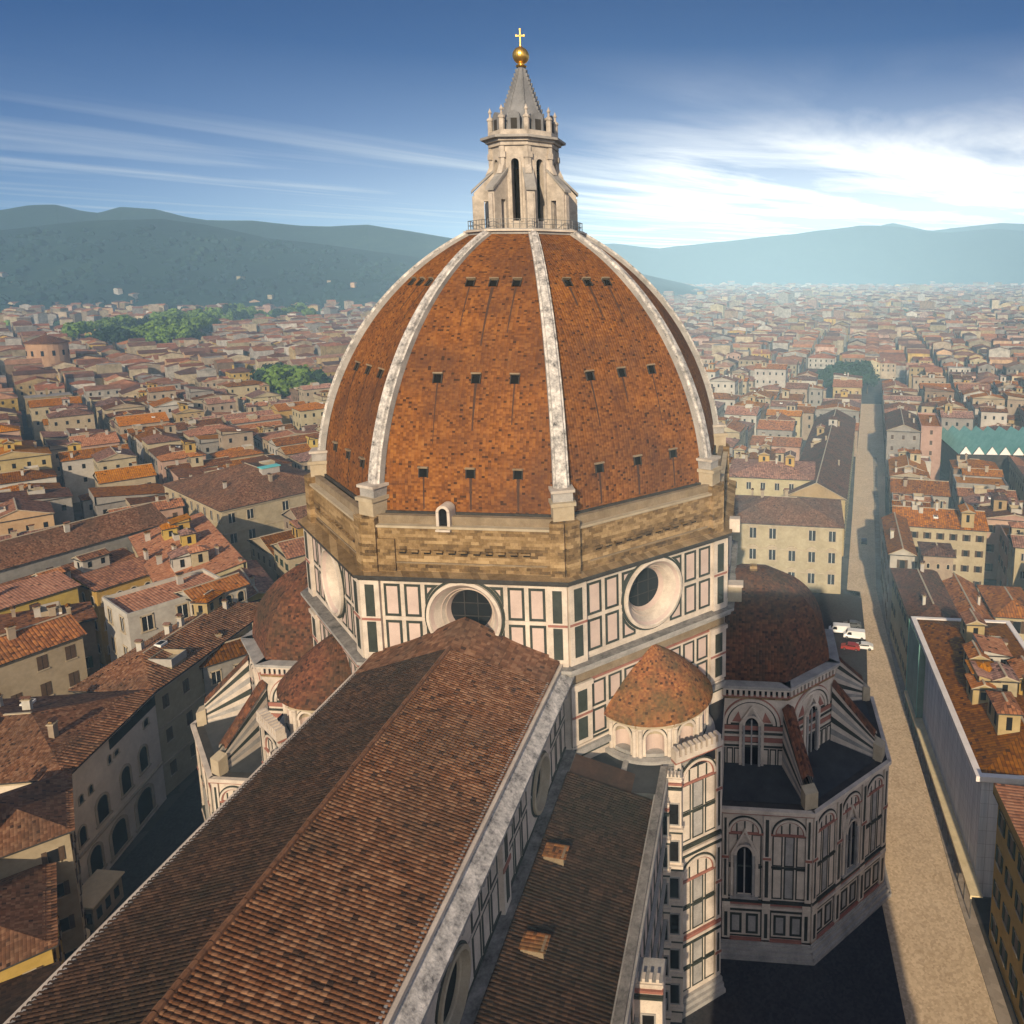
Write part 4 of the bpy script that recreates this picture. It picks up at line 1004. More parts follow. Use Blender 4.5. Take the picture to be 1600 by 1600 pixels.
def w_closed(mb):
    fbox(mb, FW_, -.52, .52, 0, 1.75, 0, .05, 'shutter_brown'); fbox(mb, FW_, -.62, .62, -.14, 0, 0, .15, 'sandstone'); fbox(mb, FW_, -.02, .02, 0, 1.75, .05, .07, 'black_opening')
def w_arch(mb):
    fbox(mb, FW_, -.55, .55, 0, 1.5, 0, .02, 'black_opening')
    mb.add([FW_.p(.55*cos(pi*i/10), 1.5+.55*sin(pi*i/10), .02) for i in range(11)], 'black_opening')
    farc(mb, FW_, 0, 1.5, .55, .75, 0, .12, 'sandstone', n=10)
    for s in (-1, 1): fbox(mb, FW_, s*.65-.1, s*.65+.1, 0, 1.5, 0, .1, 'sandstone')
    fbox(mb, FW_, -.85, .85, -.16, 0, 0, .2, 'sandstone')
def w_pediment(mb):
    w_plain(mb)
    fbox(mb, FW_, -.85, .85, 2.1, 2.22, 0, .3, 'sandstone'); farc(mb, FW_, 0, 1.55, .95, 1.1, 0, .28, 'sandstone', .7, pi-.7, 8)
    mb.add([FW_.p(.95*cos(t), 1.55+.95*sin(t), .06) for t in [.7+(pi-1.4)*i/8 for i in range(9)]], 'sandstone')
WT = {'plain': tmpl(w_plain), 'green': tmpl(w_shut('shutter_green')), 'brown': tmpl(w_shut('shutter_brown')), 'closed': tmpl(w_closed), 'arch': tmpl(w_arch), 'pediment': tmpl(w_pediment)}
def chimney_mesh(kind):
    mb = MB(); w = .4
    mb.box(-w, w, -.3, .3, -1.2, 1.1, 'wall_beige' if kind else 'wall_white'); mb.box(-w-.1, w+.1, -.4, .4, 1.1, 1.22, 'sandstone')
    for s in (-1, 1): mb.box(s*.3-.06, s*.3+.06, -.2, .2, 1.22, 1.5, 'brickwork')
    mb.add([(-w-.15, -.45, 1.5), (w+.15, -.45, 1.5), (w+.15, 0, 1.75), (-w-.15, 0, 1.75)], 'roof_tile'); mb.add([(-w-.15, 0, 1.75), (w+.15, 0, 1.75), (w+.15, .45, 1.5), (-w-.15, .45, 1.5)], 'roof_tile')
    o = mb.build('chimney'); me = o.data; bpy.data.objects.remove(o); return me
CHM = [chimney_mesh(0), chimney_mesh(1)]
def inst(name, me, parent, loc, rz=0, sc=(1, 1, 1)):
    o = bpy.data.objects.new(name, me); COL.objects.link(o); o.parent = parent; o.location = loc; o.rotation_euler = (0, 0, rz); o.scale = sc; return o

def roof_faces(mb, w, d, h, kind, rh, o, mat, wm, ridge='sandstone'):
    """adds the tiled planes (UV in metres), eaves and gable walls; returns z(x, y) of the tiling"""
    X, Yh = w/2+o, d/2+o; t = .22
    def quad(P, u0, ln, slope): mb.add(P, mat, None)
    def plane(P, ax):
        Q = [Vector(p) for p in P]; u = Vector((1, 0, 0)) if ax == 'x' else Vector((0, 1, 0))
        n = (Q[1]-Q[0]).cross(Q[2]-Q[0]).normalized(); v = n.cross(u).normalized()
        mb.add(P, mat, [(q.dot(u)+200, q.dot(v)+200) for q in Q])
    z0 = h+t
    if kind == 'flat':
        mb.add([(-w/2, -d/2, h-.4), (w/2, -d/2, h-.4), (w/2, d/2, h-.4), (-w/2, d/2, h-.4)], 'fresh_tile', [(0, 0), (w, 0), (w, d), (0, d)])
        for x0, x1, y0, y1 in ((-w/2-.1, w/2+.1, -d/2-.1, -d/2+.2), (-w/2-.1, w/2+.1, d/2-.2, d/2+.1), (-w/2-.1, -w/2+.2, -d/2+.2, d/2-.2), (w/2-.2, w/2+.1, -d/2+.2, d/2-.2)): mb.box(x0, x1, y0, y1, h-.4, h+.35, wm)
        return lambda x, y: h-.4
    if kind == 'hip' and abs(w-d) < .5: w2 = max(w, d)
    if kind in ('gx', 'gy', 'shed'):
        if kind == 'gx':
            plane([(-X, -Yh, z0), (X, -Yh, z0), (X, 0, z0+rh), (-X, 0, z0+rh)], 'x'); plane([(X, Yh, z0), (-X, Yh, z0), (-X, 0, z0+rh), (X, 0, z0+rh)], 'x')
            for s in (-1, 1): mb.add([(s*w/2, -d/2*s, h), (s*w/2, d/2*s, h), (s*w/2, 0, h+rh)], wm); mb.add([(s*X, -Yh*s, h+.02), (s*X, -Yh*s, z0), (s*X, 0, z0+rh), (s*X, 0, h+rh)][::-1], 'sandstone'); mb.add([(s*X, Yh*s, h+.02), (s*X, Yh*s, z0), (s*X, 0, z0+rh), (s*X, 0, h+rh)], 'sandstone')
            mb.box(-X, X, -.16, .16, z0+rh-.02, z0+rh+.13, ridge)
            f = lambda x, y: z0+rh*(1-abs(y)/Yh)
        elif kind == 'gy':
            plane([(-X, Yh, z0), (-X, -Yh, z0), (0, -Yh, z0+rh), (0, Yh, z0+rh)], 'y'); plane([(X, -Yh, z0), (X, Yh, z0), (0, Yh, z0+rh), (0, -Yh, z0+rh)], 'y')
            for s in (-1, 1): mb.add([(w/2*s, s*d/2, h), (-w/2*s, s*d/2, h), (0, s*d/2, h+rh)], wm); mb.add([(X*s, s*Yh, h+.02), (X*s, s*Yh, z0), (0, s*Yh, z0+rh), (0, s*Yh, h+rh)][::-1], 'sandstone'); mb.add([(-X*s, s*Yh, h+.02), (-X*s, s*Yh, z0), (0, s*Yh, z0+rh), (0, s*Yh, h+rh)], 'sandstone')
            mb.box(-.16, .16, -Yh, Yh, z0+rh-.02, z0+rh+.13, ridge)
            f = lambda x, y: z0+rh*(1-abs(x)/X)
        else:
            plane([(-X, -Yh, z0), (X, -Yh, z0), (X, Yh, z0+rh), (-X, Yh, z0+rh)], 'x')
            mb.add([(X, Yh, h), (-X, Yh, h), (-X, Yh, z0+rh), (X, Yh, z0+rh)], wm)
            for s in (-1, 1): mb.add([(s*w/2, -s*d/2, h), (s*w/2, s*d/2, h), (s*w/2, d/2, h+rh*.95)][::1 if s > 0 else 1], wm)
            f = lambda x, y: z0+rh*(y+Yh)/(2*Yh)
    else:
        if X >= Yh:
            r = X-Yh
            plane([(-X, -Yh, z0), (X, -Yh, z0), (r, 0, z0+rh), (-r, 0, z0+rh)], 'x'); plane([(X, Yh, z0), (-X, Yh, z0), (-r, 0, z0+rh), (r, 0, z0+rh)], 'x')
            plane([(-X, Yh, z0), (-X, -Yh, z0), (-r, 0, z0+rh)], 'y'); plane([(X, -Yh, z0), (X, Yh, z0), (r, 0, z0+rh)], 'y')
            mb.box(-r, r, -.16, .16, z0+rh-.02, z0+rh+.12, ridge)
        else:
            r = Yh-X
            plane([(-X, Yh, z0), (-X, -Yh, z0), (0, -r, z0+rh), (0, r, z0+rh)], 'y'); plane([(X, -Yh, z0), (X, Yh, z0), (0, r, z0+rh), (0, -r, z0+rh)], 'y')
            plane([(-X, -Yh, z0), (X, -Yh, z0), (0, -r, z0+rh)], 'x'); plane([(X, Yh, z0), (-X, Yh, z0), (0, r, z0+rh)], 'x')
            mb.box(-.16, .16, -r, r, z0+rh-.02, z0+rh+.12, ridge)
        f = lambda x, y: z0+rh*min(1, min((X-abs(x)), (Yh-abs(y)))/min(X, Yh))
    # eaves
    for a, b in (((-X, -Yh), (X, -Yh)), ((X, -Yh), (X, Yh)), ((X, Yh), (-X, Yh)), ((-X, Yh), (-X, -Yh))):
        mb.add([(*a, h), (*b, h), (*b, z0), (*a, z0)], 'dark_stone')
    mb.add([(-X, Yh, h), (X, Yh, h), (X, -Yh, h), (-X, -Yh, h)], 'dark_stone')
    return f
NH = [0]
def house(label, x, y, w, d, rz, h, kind='gx', rh=None, wall='cream', win='plain', cat='house', group=None, roofmat='roof_tile', name='house', chim=1, floors=None, detail=True, sides='wsne', wsc=1.0, step=3.2, extras=0, seed=None, tiles3d=False, zbase=0):
    rg = random.Random(seed if seed is not None else int(x*31+y*17+w*7)); wm = 'wall_'+wall.replace(' ', '_') if 'wall_'+wall.replace(' ', '_') in MATS else wall
    rh = rh if rh is not None else min(w, d)*.19
    T = thing(name, label, cat, (x, y, 0), rz, group)
    mb = MB()
    c, s = cos(rz), sin(rz)
    SD = {'s': ((-w/2, -d/2), (w/2, -d/2)), 'e': ((w/2, -d/2), (w/2, d/2)), 'n': ((w/2, d/2), (-w/2, d/2)), 'w': ((-w/2, d/2), (-w/2, -d/2))}
    wins = []
    fl = floors or max(2, int(h/4.6))
    for k, (a, b) in SD.items():
        F, L = fr2(a, b)
        mb.add([(*a, 0), (*b, 0), (*b, h), (*a, h)], wm)
        nw = (F.n[0]*c-F.n[1]*s, F.n[0]*s+F.n[1]*c); mx, my = (a[0]+b[0])/2, (a[1]+b[1])/2
        if nw[0]*(CAM.x-(x+mx*c-my*s))+nw[1]*(CAM.y-(y+mx*s+my*c)) <= 0 or k not in sides: continue
        if detail == 2:
            fbox(mb, F, -.0, L, h-.35, h-.02, 0, .35, 'sandstone')
            for z in [h*(j+1)/fl-h/fl*.1 for j in range(fl-1)]: fbox(mb, F, 0, L, z-.12, z+.1, 0, .14, 'sandstone')
        n = max(1, int((L-1.2)/step))
        for f in range(fl):
            zz_ = h-(f+1)*(h-.6)/fl+((h-.6)/fl-1.9)*.5
            for i in range(n):
                if rg.random() < .06: continue
                a_ = L*(i+.5)/n
                if detail: wins.append((F, a_, zz_, k))
                elif f < 2: fbox(mb, F, a_-.5, a_+.5, zz_, zz_+1.7, .0, .03, 'black_opening')
    mb.build('wall', T)
    for F, a_, zz_, k in wins:
        ws = win if win != 'mix' else rg.choice(['green', 'brown', 'closed', 'plain'])
        p = F.p(a_, zz_, .012); inst('window', WT[ws], T, p, atan2(F.n[1], F.n[0])+pi/2, (wsc, 1, wsc))
    mb = MB(); o = .55 if detail else .4
    f = roof_faces(mb, w, d, h, kind, rh, o, roofmat, wm)
    if tiles3d and kind in ('hip', 'gx'):
        Yh, X = d/2+o, w/2+o; sl = sqrt(Yh*Yh+rh*rh); r = X-Yh if kind == 'hip' else X
        for sg in (-1, 1):
            def trim(u): 
                if kind == 'gx': return 0, sl
                e = X-abs(u-X); return max(0, 1-e/Yh)*sl, sl
            tilefield(mb, (-X*1 if sg < 0 else -X, 0, h+.22+rh+.02), (1, 0, 0), (0, sg*Yh/sl, -rh/sl), (0, sg*rh/sl, Yh/sl), 2*X, sl, roofmat, .55, .5, .12, trim, 5)
    R = mb.build('roof', T)
    for i in range(chim):
        cx_, cy_ = rg.uniform(-w*.36, w*.36), rg.uniform(-d*.36, d*.36)
        inst('chimney', rg.choice(CHM), T, (cx_, cy_, f(cx_, cy_)+.55), rg.choice((0, pi/2)), (rg.uniform(.8, 1.4), rg.uniform(.8, 1.3), rg.uniform(.8, 1.2)))
    for i in range(extras):
        e = rg.random(); cx_, cy_ = rg.uniform(-w*.3, w*.3), rg.uniform(-d*.3, d*.3); z = f(cx_, cy_); mb = MB()
        if e < .4:      # a room raised over the roof
            ww, dd, hh = rg.uniform(3, 5.5), rg.uniform(2.6, 4.2), rg.uniform(2.2, 3.2); a0 = MB()
            wm2 = 'wall_'+rg.choice(['cream', 'ochre', 'white', 'yellow'])
            for (p, q) in (((-ww/2, -dd/2), (ww/2, -dd/2)), ((ww/2, -dd/2), (ww/2, dd/2)), ((ww/2, dd/2), (-ww/2, dd/2)), ((-ww/2, dd/2), (-ww/2, -dd/2))):
                Fq, Lq = fr2(p, q); mb.add([(*p, -1.6), (*q, -1.6), (*q, hh), (*p, hh)], wm2); nn = max(1, int(Lq/2))
                for i2 in range(nn): fbox(mb, Fq, Lq*(i2+.5)/nn-.4, Lq*(i2+.5)/nn+.4, .5, hh-.5, 0, .04, 'black_opening')
            roof_faces(mb, ww, dd, hh, rg.choice(['gx', 'shed', 'hip']), .8, .35, rg.choice(['roof_tile', 'fresh_tile']), wm2)
            q = mb.build('roof_room', T)
        elif e < .7:    # a rooftop terrace
            ww, dd = rg.uniform(3, 5), rg.uniform(2.5, 4)
            mb.box(-ww/2, ww/2, -dd/2, dd/2, -1.6, .25, 'wall_cream'); 
            for x0, x1, y0, y1 in ((-ww/2-.1, ww/2+.1, -dd/2-.1, -dd/2+.05), (-ww/2-.1, ww/2+.1, dd/2-.05, dd/2+.1), (-ww/2-.1, -ww/2+.05, -dd/2+.05, dd/2-.05), (ww/2-.05, ww/2+.1, -dd/2+.05, dd/2-.05)): mb.box(x0, x1, y0, y1, -.2, 1.1, 'wall_white' if rg.random() < .5 else 'wall_cream')
            q = mb.build('roof_terrace', T)
        else:           # a skylight
            mb.hexa([(-.8, -.6, .0), (.8, -.6, .0), (.8, .6, .0), (-.8, .6, .0), (-.8, -.6, .38), (.8, -.6, .38), (.8, .6, .5), (-.8, .6, .5)], 'white_paint'); mb.add([(-.65, -.45, .42), (.65, -.45, .42), (.65, .45, .505), (-.65, .45, .505)], 'glass_dark')
            q = mb.build('skylight', T)
        q.location = (cx_, cy_, z)
    return T
def hc(label, cx_, cy_, deg, w, d, h, **k):
    """house from its near corner: w along the direction deg, d to the left of it"""
    a = radians(deg); return house(label, cx_+cos(a)*w/2-sin(a)*d/2, cy_+sin(a)*w/2+cos(a)*d/2, w, d, a, h, **k), (cx_, cy_, a, w, d)
FOOT = []
def H(*a, **k):
    o, f = hc(*a, **k); FOOT.append(f); return o

# left of the church
h1 = H('grey stone house with round arched windows facing the cathedral flank', -18, 58.8, 12.2, 20.5, 24, 18.6, roofmat='nave_tile', kind='hip', rh=3.4, wall='plaster_light', win='plain', chim=3, floors=3, sides='w', detail=2, extras=2, tiles3d=True)
def facade_arches(T, w, d, spec):
    F, L = fr2((-w/2, -d/2), (w/2, -d/2))
    for a, z, ww, hh in spec:
        o = inst('window', WT['arch'], T, F.p(a, z, .012), 0, (ww, 1, hh)); o.name = 'window'
facade_arches(h1, 20.5, 24, [(2.2, 13.2, .7, .55), (4.2, 13.2, .7, .55), (8.6, 14.6, .6, .6), (10.2, 14.8, .9, .4), (17.6, 14.6, 1.1, .6), (1.6, 7.6, 1.2, 1.2), (6.0, 7.8, 2.1, 1.7), (11.5, 8.0, 1.9, 1.9), (16.0, 8.4, 1.8, 1.8), (3.4, 1.4, 2.2, 2.0), (8.6, 1.0, 3.0, 2.1), (15.0, 1.0, 3.4, 2.2)])
mb = MB(); F, L = fr2((-10.25, -12), (10.25, -12)); fbox(mb, F, .2, L-.2, 6.4, 6.7, 0, .35, 'sandstone'); fbox(mb, F, 9, L, 16.4, 18.0, 0, .06, 'black_opening'); mb.build('string_course', h1)
H('yellowish house with shuttered windows behind the north tribune', 2.4, 63.6, 1.5, 32, 13, 18.2, roofmat='nave_tile', kind='hip', rh=2.8, wall='pale yellow', win='closed', chim=4, floors=3, detail=2, extras=3, wsc=1.25, step=3.9, tiles3d=True)
H('tall brown roofed house between the arched house and the corner house at left', -27.2, 49.3, 45, 13, 30, 18.9, roofmat='nave_tile', kind='hip', rh=3.2, wall='cream', win='brown', chim=3, extras=2, tiles3d=True)
H('brown roofed corner house at the lower left edge beside the square', -38.4, 41.0, 45, 14.6, 26, 15.4, roofmat='nave_tile', kind='hip', rh=3.0, wall='yellow', win='brown', chim=3, extras=1, tiles3d=True)
H('low house with a ridged tile roof at the left edge', -49.5, 30, 45, 15, 14, 13.2, kind='shed', rh=1.6, wall='ochre', win='closed', chim=0, roofmat='shaded_mossy_tile')
H('pale stepped house with large dark windows above the arched house', 17, 80, -31, 17, 12, 23.5, kind='flat', wall='white', win='plain', chim=1, wsc=1.5, step=4.4, floors=4)
H('white roof loggia house with small pillared openings left of the dome', 24, 72.5, -28, 9, 7, 23.2, kind='gx', rh=1.4, wall='white', win='arch', chim=0, step=1.9, floors=6, roofmat='fresh_tile')
H('gabled attic house with open timber eaves on pale pillars', 4, 92, -24, 12, 10, 20.5, kind='gx', rh=2.6, wall='cream', win='closed', chim=1, step=3, wsc=1.4)
H('bright yellow house with one wide window at the left edge', 24, 116, -24, 15, 9, 19, kind='shed', rh=1.2, wall='yellow', win='closed', chim=1, floors=4, step=7, wsc=1.4, roofmat='fresh_tile')
H('yellow house wall with a row of small openings behind the pale stepped house', 40, 108, -24, 22, 8, 17, kind='shed', rh=1.5, wall='yellow', win='arch', chim=2, step=2.6)
H('long brown roofed hall with a plain grey side wall at left', 26, 145.2, -20.8, 58, 15, 17.8, roofmat='nave_tile', kind='gx', rh=4.2, wall='grey', win='plain', chim=1, floors=2, step=7)
H('olive walled house with a flat terrace below the long hall', 30, 130.5, -21, 36, 9, 13.5, kind='shed', rh=2.0, wall='cream', win='plain', chim=3, extras=3)
H('bright orange roofed courtyard house at the street corner', 68.9, 125.1, 227.6, 46, 15, 17.8, kind='shed', rh=2.9, wall='pale yellow', win='plain', chim=7, roofmat='fresh_tile', extras=6)
h8 = H('dark roofed palace with two long rows of windows at the street bend', 89.0, 115.8, -33, 34, 43, 18.4, roofmat='nave_tile', kind='hip', rh=6.0, wall='cream', win='plain', chim=3, detail=2, floors=3, step=4.2, wsc=1.5, extras=2)
H('yellow end house with tall dark shutters next to the brown dome', 40, 67, 46, 23, 8, 17.8, kind='gx', rh=1.6, wall='yellow', win='green', chim=2, floors=2, wsc=1.4)
H('red roofed house with chimneys beside the drum at left', 62, 82, -37, 26, 18, 16.5, kind='gx', rh=3, wall='cream', win='closed', chim=5, extras=3)
H('plain brown roofed house in front of the window palace', 88, 92, -37, 20, 13, 15.5, roofmat='nave_tile', kind='gx', rh=3.2, wall='beige', win='closed', chim=2)
for x_, y_, w_, d_ in ((2, -8, 5, 2.4),):
    mb = MB(); mb.box(x_-w_/2, x_+w_/2, y_-d_/2, y_+d_/2, 22.5, 25.0, 'wall_white'); mb.box(x_-w_/2-.3, x_+w_/2+.3, y_-d_/2-.3, y_+d_/2+.3, 25.0, 25.25, 'teal_paint'); mb.build('roof_canopy', h8)
# right of the church
H('cream palace with three rows of pedimented windows facing the dark square', 91.5, -54.6, 94, 30.5, -23, 18, kind='hip', rh=3.6, wall='cream', win='pediment', chim=4, detail=2, floors=3, step=4.6, wsc=1.55) if False else None
palace = house('cream palace with three rows of pedimented windows facing the dark square', 103, -39.5, 24, 31, radians(-4), 18.2, roofmat='nave_tile', kind='hip', rh=3.8, wall='cream', win='pediment', chim=4, detail=2, floors=3, step=4.8, wsc=1.55); FOOT.append((91, -55, 0, 25, 31.5))
a = house('cream house with a single upper row of square windows behind the palace', 135, -37, 22, 26, radians(-5), 21.5, kind='hip', rh=2.6, wall='pale yellow', win='plain', chim=5, floors=4, step=3.6, wsc=1.2, extras=3); FOOT.append((124, -50, 0, 22, 27))
H('long brown roofed block along the left side of the far street', 117, -58, -8.7, 124, 17, 17.5, roofmat='tribune_tile', kind='gx', rh=4.6, wall='ochre', win='green', chim=8, extras=3)
sc_ = H('building wrapped in grey scaffold netting beside the sunlit street', -7.3, -77.5, -1.2, 45, 16.3, 18, kind='hip', rh=2.2, wall='scaffold_net', win='plain', chim=16, sides='', extras=16, roofmat='roof_tile', cat='building', name='building')
mb = MB(); w_, d_ = 45, 16.3
for x0, x1, y0, y1 in ((-w_/2-.9, w_/2+.9, d_/2+.1, d_/2+1.0), (-w_/2-.9, w_/2+.9, -d_/2-1.0, -d_/2-.1), (-w_/2-.9, -w_/2-.1, -d_/2-.1, d_/2+.1), (w_/2+.1, w_/2+.9, -d_/2-.1, d_/2+.1)): mb.box(x0, x1, y0, y1, 17.8, 18.55, 'white_sheet')
mb.build('parapet', sc_)
mb = MB(); mb.box(w_/2-9, w_/2+1.1, d_/2+.02, d_/2+1.15, 0, 17.6, 'green_net'); mb.box(w_/2-9.1, w_/2-8.9, d_/2+1.15, d_/2+1.25, 0, 17.9, 'sheet_metal_green'); mb.box(w_/2+1.0, w_/2+1.2, d_/2+1.15, d_/2+1.25, 0, 17.9, 'sheet_metal_green'); mb.build('netting', sc_)
mb = MB(); mb.box(-w_/2-4, w_/2, d_/2+.1, d_/2+1.7, 3.4, 3.6, 'awning_cloth'); mb.box(-w_/2-4, w_/2, d_/2+1.5, d_/2+1.7, 3.1, 3.4, 'awning_cloth')
for i in range(16): mb.box(-w_/2-4+i*3.2, -w_/2-3.88+i*3.2, d_/2+1.5, d_/2+1.62, 0, 3.1, 'wire_metal')
mb.build('walkway_roof', sc_)
H('yellow house with an orange roof at the lower right corner', -52, -75.5, 0, 38.5, 14.3, 20, kind='shed', rh=1.2, wall='yellow', win='green', chim=3, floors=4, roofmat='fresh_tile', extras=2, wsc=1.2)
H('narrow dark roofed house along the right edge of the lit street', 40, -71.2, -2, 27, 9.2, 16.4, roofmat='tribune_tile', kind='hip', rh=2.0, wall='pale yellow', win='green', chim=2)
H('grey house front with two stacked shuttered windows by the street', 70.5, -68.5, -6, 26, 5.6, 18.6, kind='gx', rh=1.6, wall='white', win='brown', chim=1, floors=4, wsc=1.2, step=4)
H('small square roof tower with a tiny arcade below its eaves', 66, -76, -6, 8, 6.5, 20.3, kind='hip', rh=1.2, wall='beige', win='arch', chim=0, floors=5, step=1.5, wsc=.55, cat='tower house')
H('orange tiled lean-to house with a small double window', 45, -79.5, -3, 22, 8, 13.4, kind='gx', rh=2.4, wall='peach', win='closed', chim=1, roofmat='roof_tile', floors=3)
H('pale yellow house with tall green shuttered windows beside the dark alley', 48, -88.6, -4, 15, 8.4, 14.6, kind='hip', rh=1.8, wall='pale yellow', win='brown', chim=1, floors=3, step=4, wsc=1.5)
H('deep yellow house across the dark alley at the right edge', 44, -104, -6, 30, 11.5, 15.6, kind='hip', rh=2.6, wall='ochre', win='closed', chim=3, floors=3, step=4, wsc=1.3)
H('long house front of mixed grey and yellow bays behind the roof tower', 93, -91.5, -7, 15, 23, 17.3, kind='gy', rh=2.8, wall='cream', win='brown', chim=5, floors=4, step=2.8, extras=3)
H('purple grey block with a dark roof at the far street corner', 205.5, -98.4, -8.7, 38, 13, 19.5, roofmat='tribune_tile', kind='gx', rh=2.8, wall='grey', win='closed', chim=2, floors=4)
H('salmon pink block with two small windows beside the purple one', 204, -106.6, -8.7, 30, 8, 22, kind='flat', wall='pink', win='closed', chim=2, floors=5, step=5)
MK = thing('market_hall', 'market hall with a zigzag green metal roof at the right edge', 'market hall', (0, 0, 0))
mb = MB(); mb.box(196, 232, -166, -111, 0, 13.4, 'dark_stone'); mb.build('wall', MK)
mb = MB()
for i in range(11):
    y0 = -111-i*5; mb.add([(194, y0, 13.5), (194, y0-2.5, 17), (234, y0-2.5, 17), (234, y0, 13.5)], 'sheet_metal_green'); mb.add([(194, y0-2.5, 17), (194, y0-5, 13.5), (234, y0-5, 13.5), (234, y0-2.5, 17)], 'sheet_metal_green')
    mb.add([(193.8, y0-.3, 13.6), (193.8, y0-4.7, 13.6), (193.8, y0-2.5, 16.7)], 'white_paint')
mb.build('zigzag_roof', MK); FOOT.append((190, -165, 0, 46, 59))
RC_ = thing('round_church', 'round tower like church body with a low tiled cone roof at far left', 'church', (440, 516, 0))
mb = MB(); mb.lathe((0, 0), [(13, 0), (13, 29), (13.6, 29.2), (13.6, 30)], 24, 'wall_peach')
for i in range(12): t = 2*pi*i/12; F = Fr((13*cos(t), 13*sin(t)), (cos(t), sin(t))); fbox(mb, F, -.9, .9, 20, 24, 0, .1, 'black_opening')
mb.build('wall', RC_); mb = MB(); mb.lathe((0, 0), [(14.2, 29.6), (14.2, 30.1), (.8, 35.4), (.8, 37), (0, 37.6)], 24, 'roof_tile'); mb.build('roof', RC_); FOOT.append((424, 500, 0, 32, 32))

# ------------------------------------------------------------------ the rest of the town, block by block
SIL = [(505, 690), (530, 590), (577, 510), (645, 427), (712, 378), (895, 366), (954, 399), (1030, 471), (1090, 580), (1120, 680), (1132, 860), (1134, 905), (1175, 905), (1240, 960), (1275, 1040), (1360, 1120), (1368, 1600), (60, 1600), (345, 1290), (335, 1130), (420, 1000), (430, 940), (492, 900), (494, 760)]
def inpoly(u, v):
    c = False; j = len(SIL)-1
    for i in range(len(SIL)):
        if (SIL[i][1] > v) != (SIL[j][1] > v) and u < (SIL[j][0]-SIL[i][0])*(v-SIL[i][1])/(SIL[j][1]-SIL[i][1])+SIL[i][0]: c = not c
        j = i
    return c
def hidden(x, y, h, r):
    for dx, dy in ((-r, -r), (r, -r), (r, r), (-r, r)):
        p = px(x+dx, y+dy, h+2)
        if p is None: return True
        if not inpoly(*p): return False
    return True
def inframe(x, y, h, m=45):
    p = px(x, y, h)
    return p is not None and -m < p[0] < 1600+m and p[1] < 1680
def segd(p, a, b):
    ax, ay = b[0]-a[0], b[1]-a[1]; t = max(0, min(1, ((p[0]-a[0])*ax+(p[1]-a[1])*ay)/(ax*ax+ay*ay))); return sqrt((p[0]-a[0]-ax*t)**2+(p[1]-a[1]-ay*t)**2)
ROADS = [((78, 106), (110, 143), 5), ((30, -60), (92, -61), 9), ((-140, -55), (40, -55), 9), ((110, 143), (250, 60), 2), ((200, -82), (210, -260), 5)]
GARD = [(345, 262, 30), (395, 300, 22), (430, -100, 34), (470, -118, 30), (700, 660, 75), (800, 720, 80), (640, 600, 50), (890, 800, 90), (1060, 760, 90), (1150, 800, 80), (230, -121, 14), (560, -27, 10)]
def blocked(x, y, r):
    if -32 < x < 62 and abs(y) < 58: return True
    if x < 92 and abs(y) < 46 and x > -150: return True
    if 40 < x < 92 and -62 < y < 40: return True
    for cx_, cy_, a, w, d in FOOT:
        dx, dy = x-cx_, y-cy_; lx, ly = dx*cos(a)+dy*sin(a), -dx*sin(a)+dy*cos(a)
        if -r < lx < w+r and -r < ly < d+r: return True
    for a, b, hw in ROADS:
        if segd((x, y), a, b) < hw+r*.76: return True
    for gx, gy, gr in GARD:
        if (x-gx)**2+(y-gy)**2 < (gr+r*.6)**2: return True
    return False
rg = random.Random(23)
LOTS = []
def district(ang, ox, oy, umax, vmin, vmax, test, sg=1):
    a = radians(ang); ca, sa = cos(a), sin(a)
    u = -umax*.2
    v = vmin
    while v < vmax:
        bd = rg.uniform(30, 44); u = -700.0
        while u < umax:
            bw = rg.uniform(36, 66)
            for side in (0, 1):
                p = 0.0
                while p < bw-7:
                    w = min(rg.uniform(7, 16), bw-p); dd = rg.uniform(10, min(18, bd/2+.5)) if rg.random() < .75 else min(20, bd/2+2)
                    if bw-p-w < 7: w = bw-p
                    lu, lv = u+p+w/2, sg*(v+(dd/2 if side == 0 else bd-dd/2))
                    x, y = ox+lu*ca-lv*sa, oy+lu*sa+lv*ca; p += w+.06
                    if test(x, y): LOTS.append((x, y, w, dd, a, side))
            u += bw+rg.uniform(4.0, 7.0)
        v += bd+rg.uniform(4.0, 6.5)
ray_ang = lambda x, y: math.degrees(atan2(y-CAM.y, x-CAM.x))
for sg in (1, -1):
    district(48.9, 110, 143, 950, 3.0, 720, lambda x, y: ray_ang(x, y) > 9 and x < 1000 and x > -60, sg)
    district(-8.7, 92, -60.3, 950, 4.6 if sg > 0 else 8.2, 560, lambda x, y: ray_ang(x, y) <= 9 and x < 1000 and x > -60, sg)
CAND = []; HID = []
for i in range(34): LOTS.append((402+i*17.5, -60.3-(310+i*17.5)*.153-1.8, 13, 12.4, radians(-8.7), 0))
for (x, y, w, d, a, side) in LOTS:
    h = rg.gauss(15.3, 2.3) if (x*x+y*y) < 9e4 else rg.gauss(14, 3); h = max(8.5, min(22, h))
    if 118 < x < 194 and -170 < y < -100: h = min(h, 10.5+(x-118)*.02)
    sd_ = segd((x, y), (92, -60.3), (700, -153))
    if sd_ < 26 and y < -60.3-(x-92)*.153: h = min(h, 12.5)
    if not inframe(x, y, h) or blocked(x, y, min(w, d)*.5): continue
    if hidden(x, y, h, max(w, d)*.5): HID.append((x, y, w, d, a, h)); continue
    CAND.append((sqrt((x-CAM.x)**2+(y-CAM.y)**2), x, y, w, d, a, side, h))
CAND.sort()
NIND = 262
COLS = ['cream', 'ochre', 'yellow', 'white', 'grey', 'pink', 'beige', 'brown', 'peach', 'pale yellow']
